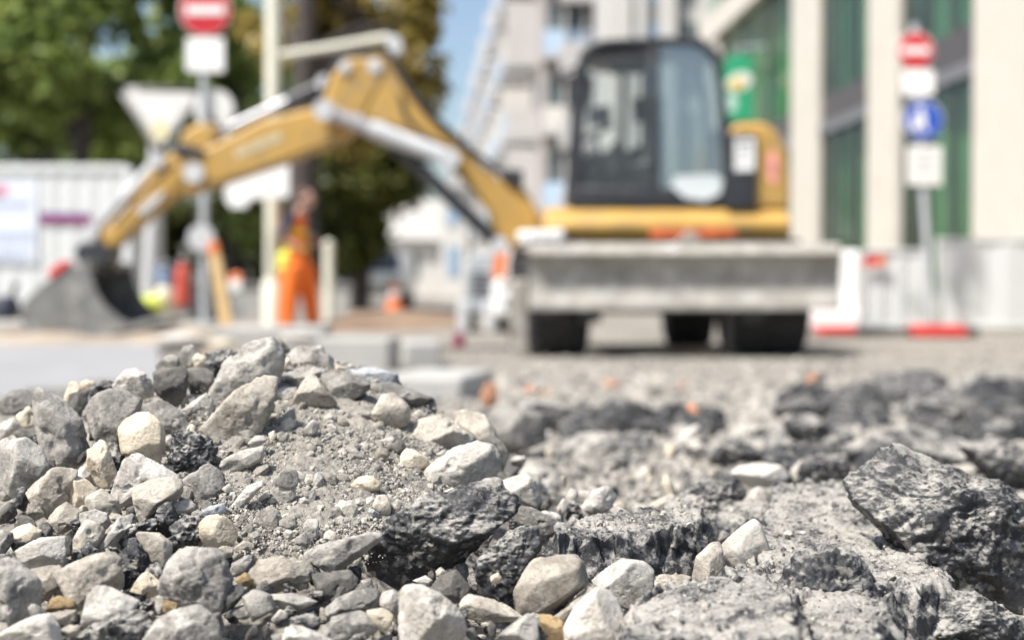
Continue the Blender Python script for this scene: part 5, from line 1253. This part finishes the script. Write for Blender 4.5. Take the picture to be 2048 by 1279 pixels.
for a, b, m in ((1262, 1272, 'bwin'), (1292, 1318, 'bwin'), (1352, 1398, 'gwin')):
    for z in (1, 4.2, 7.4, 10.6): MB().box(P(a, 0, d)[0] + .004, P(b, 0, d)[0] - .004, d + .3, d + .36, z, z + 2.5).build('window', M[m], S)
    MB().box(P(a, 0, d)[0] + .006, P(b, 0, d)[0] - .006, d + .36, d + .5, -.1, 16).build('infill', M['balc'], S)
S2 = thing('apartment_house', 'grey apartment house with open loggias just left of the cab roof', 'building', (P(1160, 0, 56)[0], 59, 0))
d = 56
MB().box(P(1128, 0, d)[0], P(1209, 0, d)[0], d + 1.2, d + 9, -.1, 15).build('core', M['gwin'], S2)
for k in range(6): MB().box(P(1120, 0, d)[0], P(1209.5, 0, d)[0], d, d + 1.19, .2 + k * 2.9, .2 + k * 2.9 + 1.25).build('balcony', M['balc'], S2, .02)
for px in (1128, 1168, 1204): MB().box(P(px, 0, d)[0], P(px + 5, 0, d)[0], d + .3, d + 1.18, -.1, 15).build('post', M['balc'], S2)

# long balcony house running away down the street
M['pink'] = simple('pinkish grey render', (.50, .475, .455), .85, vary=.06, scale=.6); M['rail'] = simple('pale blue balcony glass', (.42, .54, .68), .15, spec=.7, vary=.12, scale=.3)
S = thing('balcony_house', 'long pinkish apartment block with rows of projecting balconies along the street', 'building', (4, 80, 0))
def hx(d): return (838 - CX) / FPX * d + 4.3
H = 15.6
def hbox(mb, d0, d1, o0, o1, z0, z1):
    return mb.hexa([(hx(d0) - o1, d0, z0), (hx(d0) - o0, d0, z0), (hx(d1) - o0, d1, z0), (hx(d1) - o1, d1, z0), (hx(d0) - o1, d0, z1), (hx(d0) - o0, d0, z1), (hx(d1) - o0, d1, z1), (hx(d1) - o1, d1, z1)])
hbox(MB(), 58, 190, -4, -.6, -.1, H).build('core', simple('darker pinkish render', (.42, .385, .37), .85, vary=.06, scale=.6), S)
for k in range(5):                                              # the end wall has balconies too
    z = .5 + k * 3.05; xe = hx(58)
    b = MB().box(xe + .75, xe + 3.9, 56.6, 57.99, z, z + .22).build('balcony', M['balc'], S)
    MB().box(xe + .78, xe + 3.87, 56.62, 56.66, z + .22, z + 1.15).build('railing', M['rail'] if k % 2 else M['render'], b)
    for x_ in (xe + .95, xe + 2.2): MB().box(x_, x_ + 1.0, 57.9, 57.985, z + .3, z + 2.4).build('window', M['gwin'], S)
hbox(MB(), 57.5, 190, -4.4, -.3, H, H + .4).build('roof', M['balc'], S, .03)
db = 58.2; i = 0
while db < 185:
    L = 2.6 if db < 100 else 6
    for k in range(5):
        z = .4 + k * 3.05
        b = hbox(MB(), db, db + L, -.6, .75, z, z + .25).build('balcony', M['balc'], S)
        hbox(MB(), db + .04, db + L - .04, .70, .74, z + .25, z + 1.2).build('railing', M['rail'] if (i + k) % 3 else M['pink'], b)
        hbox(MB(), db, db + .16, -.6, .70, z + .25, z + 2.7 if (k + i) % 2 else z + 1.3).build('side_screen', M['render'] if i % 2 else M['pink'], b)
        hbox(MB(), db + .7, db + L - .7, -.66 + .08, -.5, z + .3, z + 2.5).build('window', M['bwin'], S)
    db += L + (1.1 if db < 100 else 3); i += 1

# low pale houses at the end of the street
S = thing('gabled_house', 'pale house with a grey roof at the end of the street', 'building', (P(800, 0, 75)[0], 79, 0)); d = 75
xw0, xw1 = P(690, 0, d)[0], P(884, 0, d)[0]; ze = P(0, 480, d)[2]; zr = P(0, 392, d)[2]
MB().box(xw0, xw1, d, d + 9, -.1, ze).build('wall', M['render'], S)
MB().xprism([(d - .5, ze), (d + 4.5, zr), (d + 9.5, ze)], xw0 - .4, xw1 + .4).build('roof', simple('weathered grey roof', (.36, .35, .33), .8, vary=.08, scale=.5), S)
for a, b in ((720, 745), (768, 792), (815, 838)): MB().box(P(a, 0, d)[0], P(b, 0, d)[0], d - .05, d - .01, .9, 2.3).build('window', M['gwin'], S)
MB().box(P(800, 0, d)[0], P(812, 0, d)[0], d + 3, d + 3.8, zr - .8, zr + .6).build('chimney', M['render'], S)
S = thing('white_house', 'narrow bright white house front between the gabled house and boom', 'building', (P(900, 0, 66)[0], 68, 0)); d = 66
MB().box(P(882, 0, d)[0], P(935, 0, d)[0], d, d + 6, -.1, P(0, 378, d)[2]).build('wall', M['render'], S)
MB().box(P(880, 0, d)[0], P(937, 0, d)[0], d - .2, d + 6.2, P(0, 378, d)[2], P(0, 370, d)[2]).build('roof', M['balc'], S)
for z in (1.0, 3.4): MB().box(P(895, 0, d)[0], P(918, 0, d)[0], d - .05, d - .01, z, z + 1.4).build('window', M['bwin'], S)
# ------------------------------------------------------------ trees and shrubs
def leaf_mat(name, cols):
    m, nt, b, out = new_mat(name)
    geo = N(nt, 'ShaderNodeNewGeometry'); n = N(nt, 'ShaderNodeTexNoise', Scale=.7, Detail=3.0); tc = N(nt, 'ShaderNodeTexCoord'); nt.links.new(tc.outputs['Object'], n.inputs['Vector'])
    ad = N(nt, 'ShaderNodeMath', operation='MULTIPLY_ADD'); nt.links.new(geo.outputs['Random Per Island'], ad.inputs[0]); ad.inputs[1].default_value = .55; nt.links.new(n.outputs[0], ad.inputs[2])
    mr = N(nt, 'ShaderNodeMapRange'); nt.links.new(ad.outputs[0], mr.inputs[0]); mr.inputs[1].default_value = .35; mr.inputs[2].default_value = 1.2
    r = ramp(nt, mr.outputs[0], [(i / (len(cols) - 1), c) for i, c in enumerate(cols)])
    nt.links.new(r.outputs[0], b.inputs['Base Color']); b.inputs['Roughness'].default_value = .5; b.inputs['Specular IOR Level'].default_value = .35
    t = N(nt, 'ShaderNodeBsdfTranslucent'); nt.links.new(r.outputs[0], t.inputs[0])
    mx = N(nt, 'ShaderNodeMixShader'); mx.inputs[0].default_value = .38; nt.links.new(b.outputs[0], mx.inputs[1]); nt.links.new(t.outputs[0], mx.inputs[2]); nt.links.new(mx.outputs[0], out.inputs[0])
    return m
M['leafg'] = leaf_mat('green leaves', [(.055, .09, .022), (.18, .25, .06), (.44, .50, .15)])
M['leafy'] = leaf_mat('olive autumn leaves', [(.12, .10, .025), (.31, .25, .06), (.56, .42, .14)])
M['leafd'] = leaf_mat('dark hedge leaves', [(.025, .035, .008), (.07, .085, .016), (.19, .19, .04)])
M['bark'] = simple('dark brown bark', (.055, .045, .04), .95, vary=.3, scale=6, bump=.8)
def leaves(blobs, n, size, seed, name, mat, parent):
    rng = np.random.default_rng(seed)
    vol = np.array([b[3] * b[4] * b[5] for b in blobs]) ** .8; which = rng.choice(len(blobs), n, p=vol / vol.sum())
    B = np.array(blobs)[which]
    u = rng.normal(size=(n, 3)); u /= np.linalg.norm(u, axis=1)[:, None]; r = rng.uniform(.15, 1, n) ** .45
    p = B[:, :3] + u * r[:, None] * B[:, 3:]
    keep = fbm(p * .9, 3, seed) > -.05; p = p[keep]; n = len(p)           # gaps in the crown
    p += rng.normal(0, .12, p.shape)
    a = rng.normal(size=(n, 3)); a /= np.linalg.norm(a, axis=1)[:, None]; b = np.cross(a, rng.normal(size=(n, 3))); b /= np.linalg.norm(b, axis=1)[:, None]
    s = size * rng.uniform(.6, 1.4, n)[:, None]
    v = np.stack([p - a * s, p - b * s * .55, p + a * s, p + b * s * .55], 1).reshape(-1, 3)
    return mesh_np(name, v, np.arange(4 * n).reshape(-1, 4), M[mat], parent, smooth=False)
def tree(name, label, px, d, trunk_r, top_z, blobs_px, n, size, mat, seed, group=None, lean=0):
    b = P(px, 570, d); base = (b[0], d, -.05)
    S = thing(name, label, 'tree' if 'tree' in name else 'shrub', base, group)
    rng = random.Random(seed); blobs = []
    for x, y, dd, rx, ry in blobs_px:
        c = P(x, y, d + dd); k = (d + dd) / FPX
        for q in range(5):
            blobs.append((c[0] + rng.uniform(-.55, .55) * rx * k, c[1] + rng.uniform(-.5, .5) * rx * k, c[2] + rng.uniform(-.55, .55) * ry * k, rx * k * rng.uniform(.4, .72), rx * k * rng.uniform(.4, .7), ry * k * rng.uniform(.4, .7)))
    if trunk_r:
        pts = [Vector((b[0], d, -.1)), Vector((b[0] + lean * .3, d, top_z * .35)), Vector((b[0] + lean * .6, d + .1, top_z * .7)), Vector((b[0] + lean, d, top_z))]
        mb = MB().tube(pts, [trunk_r * 1.25, trunk_r, trunk_r * .75, trunk_r * .3], 14)
        t = mb.build('trunk', M['bark'], S, 0, smooth=True)
        for q in range(min(9, len(blobs))):
            e = blobs[q * len(blobs) // 9 if len(blobs) > 9 else q]; s0 = pts[1].lerp(pts[3], rng.uniform(.1, .9)); e = Vector(e[:3])
            mid = s0.lerp(e, .5) + Vector((0, 0, .25))
            MB().tube([s0, mid, e], [trunk_r * .42, trunk_r * .25, trunk_r * .08], 8).build('limb', M['bark'], t, 0, smooth=True)
    leaves(blobs, n, size, seed, 'crown', mat, S)
tree('broadleaf_tree', 'green leafy tree filling the upper left corner above the container', 150, 29, .20, 7.5, [(60, 60, 0, 180, 150), (230, -40, 1, 190, 150), (130, 220, 0, 190, 110), (-60, 160, 0, 150, 170), (330, 120, 1, 120, 140)], 15000, .17, 'leafg', 1, 'broadleaf trees', lean=.4)
tree('broadleaf_tree', 'green tree behind the left no entry sign', 470, 33, .22, 7, [(360, 230, 0, 150, 130), (480, 330, 1, 110, 150), (420, 60, 0, 150, 170), (300, 330, 0, 150, 90), (470, 470, 0, 100, 110)], 15000, .17, 'leafg', 2, 'broadleaf trees')
tree('broadleaf_tree', 'olive and yellowish tree with a thick dark trunk at the lamp pole', 603, 26, .27, 7.5, [(700, 10, 1.6, 160, 100), (520, 20, 1.8, 100, 130), (800, 110, 1, 90, 130), (720, 190, 1.8, 120, 120), (830, 20, 1, 70, 100)], 13000, .15, 'leafy', 3, 'broadleaf trees', lean=.15)
tree('broadleaf_tree', 'dark olive tree hanging low over the parked white car', 720, 32, .2, 5, [(730, 330, 0, 120, 110), (690, 450, 0, 90, 130), (780, 300, 1, 80, 90), (650, 330, 0, 80, 110)], 13000, .14, 'leafd', 4, 'broadleaf trees')
tree('hedge', 'dark green hedge under the trees behind the sign posts', 470, 36, 0, 0, [(380, 480, 0, 140, 90), (520, 470, 0, 140, 110), (630, 500, 0, 110, 110), (300, 500, 0, 100, 80)], 15000, .14, 'leafd', 5)
tree('broadleaf_tree', 'pale green distant treetop above the container roof', 60, 44, .25, 9, [(20, 240, 0, 200, 130), (240, 260, 0, 190, 130), (430, 180, 0, 170, 160)], 16000, .22, 'leafg', 6, 'broadleaf trees')
tree('shrub', 'small green shrub before the gabled house', 808, 48, 0, 0, [(808, 552, 0, 22, 22)], 600, .1, 'leafg', 7)

# ------------------------------------------------------------ worker
def loft(mb, rings, n=20):
    vs = []; fs = []; m = len(rings)
    for (c, rx, ry) in rings:
        for k in range(n): t = 2 * math.pi * k / n; vs.append((c[0] + rx * math.cos(t), c[1] + ry * math.sin(t), c[2]))
    for i in range(m - 1):
        for k in range(n): fs.append((i * n + k, i * n + (k + 1) % n, (i + 1) * n + (k + 1) % n, (i + 1) * n + k))
    fs += [tuple(range(n - 1, -1, -1)), tuple(range((m - 1) * n, m * n))]
    return mb.add(vs, fs)
def ell(mb, c, r, ry=0.0):
    u, f = ico(3); Mx = np.array(Matrix.Rotation(ry, 3, 'Y'))
    return mb.add((u * np.array(r)) @ Mx.T + np.array(c), [tuple(q) for q in f])
def fuse(mb, name, mat, parent, voxel, smooth=4):
    """melt overlapping solids into one continuous surface"""
    o = mb.build(name, mat, parent, 0, smooth=True)
    r = o.modifiers.new('fuse', 'REMESH'); r.mode = 'VOXEL'; r.voxel_size = voxel; r.use_smooth_shade = True
    q = o.modifiers.new('soften', 'SMOOTH'); q.iterations = smooth; q.factor = .5
    return o
d = 18.4
wb = P(598, 656, d); W_ = thing('person', 'construction worker in orange trousers and orange vest walking right, head bowed', 'person', (wb[0], d, 0.0))
def wp(px, py, dy=0): q = P(px, py, d); return (q[0], d + dy, q[2])
skinm = simple('tanned skin', (.56, .34, .27), .6, vary=.06); hvo = simple('hi-vis orange cloth', (.80, .17, .02), .8, vary=.18, scale=7); navy = simple('navy sleeve cloth', (.05, .06, .10), .85)
hvy = simple('hi-vis yellow band', (.80, .78, .12), .6, vary=.15, scale=9); hair = simple('short dark hair', (.10, .06, .05), .8); bootm = simple('dark boot leather', (.05, .045, .04), .6)
mb = MB()
ell(mb, wp(611, 397), (.098, .080, .122), .25); ell(mb, wp(616, 405), (.070, .060, .075), .3)
mb.boxrot(wp(627, 401), (.05, .03, .035), ry=.5); ell(mb, wp(624, 394), (.03, .06, .02))
for sy in (-1, 1): ell(mb, wp(608, 399, sy * .082), (.028, .014, .038))
mb.tube([wp(594, 438), wp(602, 422), wp(609, 408)], [.075, .062, .058], 16)
loft(mb, [(wp(596, 530), .12, .15), (wp(593, 490), .115, .14), (wp(592, 452), .11, .17), (wp(596, 436), .09, .16)])
arms = [[wp(585, 440, -.20), wp(570, 468, -.24), wp(590, 491, -.24)], [wp(602, 440, .20), wp(618, 466, .22), wp(628, 488, .14)]]
for A in arms:
    mb.tube(A, [.052, .042, .030], 14); h = Vector(A[2]); ell(mb, h + Vector((.045, 0, -.01)), (.058, .042, .022), .35)
    for k in range(4):
        o = (k - 1.5) * .022; L = (.075, .088, .082, .066)[k]
        mb.tube([h + Vector((.08, o, -.03)), h + Vector((.08 + L * .6, o * 1.1, -.055)), h + Vector((.08 + L * .75, o * 1.1, -.055 - L * .5))], [.012, .0105, .009], 8)
    mb.tube([h + Vector((.02, .035, -.01)), h + Vector((.055, .068, -.02)), h + Vector((.085, .07, -.04))], [.014, .012, .010], 8)
legs = [[wp(590, 530, -.10), wp(582, 588, -.11), wp(577, 648, -.11)], [wp(603, 530, .10), wp(617, 588, .11), wp(624, 648, .11)]]
for A in legs: mb.tube(A, [.085, .06, .042], 14)
body = fuse(mb, 'body', skinm, W_, .0095, 3)
for sy in (-1, 1): ell(MB(), wp(625, 397, sy * .034), (.010, .012, .009)).build('eye', hair, body, 0, smooth=True)
MB().boxrot(wp(626, 409), (.012, .05, .008), ry=.4).build('mouth', simple('lips', (.34, .13, .11), .6), body, .003)
mb = ell(MB(), wp(606, 391), (.104, .088, .108), .35); ell(mb, wp(602, 400), (.07, .078, .09)); fuse(mb, 'hair', hair, body, .014, 3)
mb = loft(MB(), [(wp(596, 528), .155, .20), (wp(594, 505), .15, .19), (wp(592, 478), .145, .19), (wp(591, 452), .145, .215), (wp(594, 437), .12, .20), (wp(598, 429), .075, .10)])
jk = fuse(mb, 'vest', hvo, W_, .018, 3)
for A in arms:
    a0, a1, a2 = [Vector(q) for q in A]
    fuse(ell(MB().tube([a0, a1, a1.lerp(a2, .25)], [.078, .062, .056], 14), a0, (.085, .085, .085)), 'sleeve', navy, jk, .016, 2)
loft(MB(), [(wp(593, 500), .162, .202), (wp(593, 493), .160, .202)]).build('reflective_band', hvy, jk, 0, smooth=True)
loft(MB(), [(wp(592, 470), .158, .204), (wp(592, 463), .158, .208)]).build('reflective_band', hvy, jk, 0, smooth=True)
mb = ell(MB(), wp(597, 530), (.165, .20, .13))
for A in legs: mb.tube([A[0], Vector(A[0]).lerp(Vector(A[1]), .5), A[1], Vector(A[1]).lerp(Vector(A[2]), .55), A[2]], [.15, .145, .125, .105, .10], 18)
tr = fuse(mb, 'trousers', hvo, W_, .018, 4)
mb = ell(MB(), wp(574, 516, -.04), (.11, .19, .10), .3); ell(mb, wp(570, 534, -.06), (.09, .15, .10)); ell(mb, wp(580, 548, -.12), (.06, .08, .07))
fuse(mb, 'tied_jacket', hvy, W_, .02, 3)
for A in legs:
    q = Vector(A[2]); mb = MB().tube([q + Vector((0, 0, .06)), q + Vector((0, 0, -.01))], [.06, .058], 14); g = ground_z(q.x, q.y)
    ell(mb, (q.x - .01, q.y, g + .045), (.07, .052, .045)); ell(mb, (q.x + .10, q.y, g + .035), (.095, .05, .036)); fuse(mb, 'boot', bootm, W_, .014, 2)
# ------------------------------------------------------------ camera, sun, sky
cam = bpy.data.cameras.new('camera'); co = bpy.data.objects.new('camera', cam); COL.objects.link(co)
co.location = CAM; co.rotation_euler = (R(90) - PITCH, 0, 0)
cam.sensor_width = 36; cam.lens = 36 * FPX / 2048; cam.clip_start = .05; cam.clip_end = 3000
cam.dof.use_dof = True; cam.dof.focus_distance = 1.13; cam.dof.aperture_fstop = 3.7; cam.dof.aperture_blades = 0
scene.camera = co
SUN = Vector((-.62, -.45, 1.15)).normalized()
sl = bpy.data.lights.new('sun', 'SUN'); so = bpy.data.objects.new('sun', sl); COL.objects.link(so)
sl.energy = 4.2; sl.angle = R(6); sl.color = (1, .96, .90)
so.rotation_euler = SUN.to_track_quat('Z', 'Y').to_euler()
w = bpy.data.worlds.new('World'); scene.world = w; w.use_nodes = True
nt = w.node_tree; bg = nt.nodes['Background']
sky = nt.nodes.new('ShaderNodeTexSky'); sky.sky_type = 'NISHITA'; sky.sun_disc = False
sky.sun_elevation = math.asin(SUN.z); sky.sun_rotation = math.atan2(SUN.x, SUN.y); sky.air_density = 1.0; sky.dust_density = 2.2; sky.ozone_density = 1.0
nt.links.new(sky.outputs[0], bg.inputs[0]); bg.inputs[1].default_value = .095
scene.view_settings.view_transform = 'Standard'; scene.view_settings.look = 'None'
scene.view_settings.exposure = .92; scene.view_settings.gamma = 1; scene.view_settings.use_curve_mapping = False
scene.cycles.use_denoising = True; scene.cycles.use_adaptive_sampling = False
scene.cycles.max_bounces = 8; scene.cycles.transparent_max_bounces = 12; scene.cycles.caustics_reflective = False; scene.cycles.caustics_refractive = False
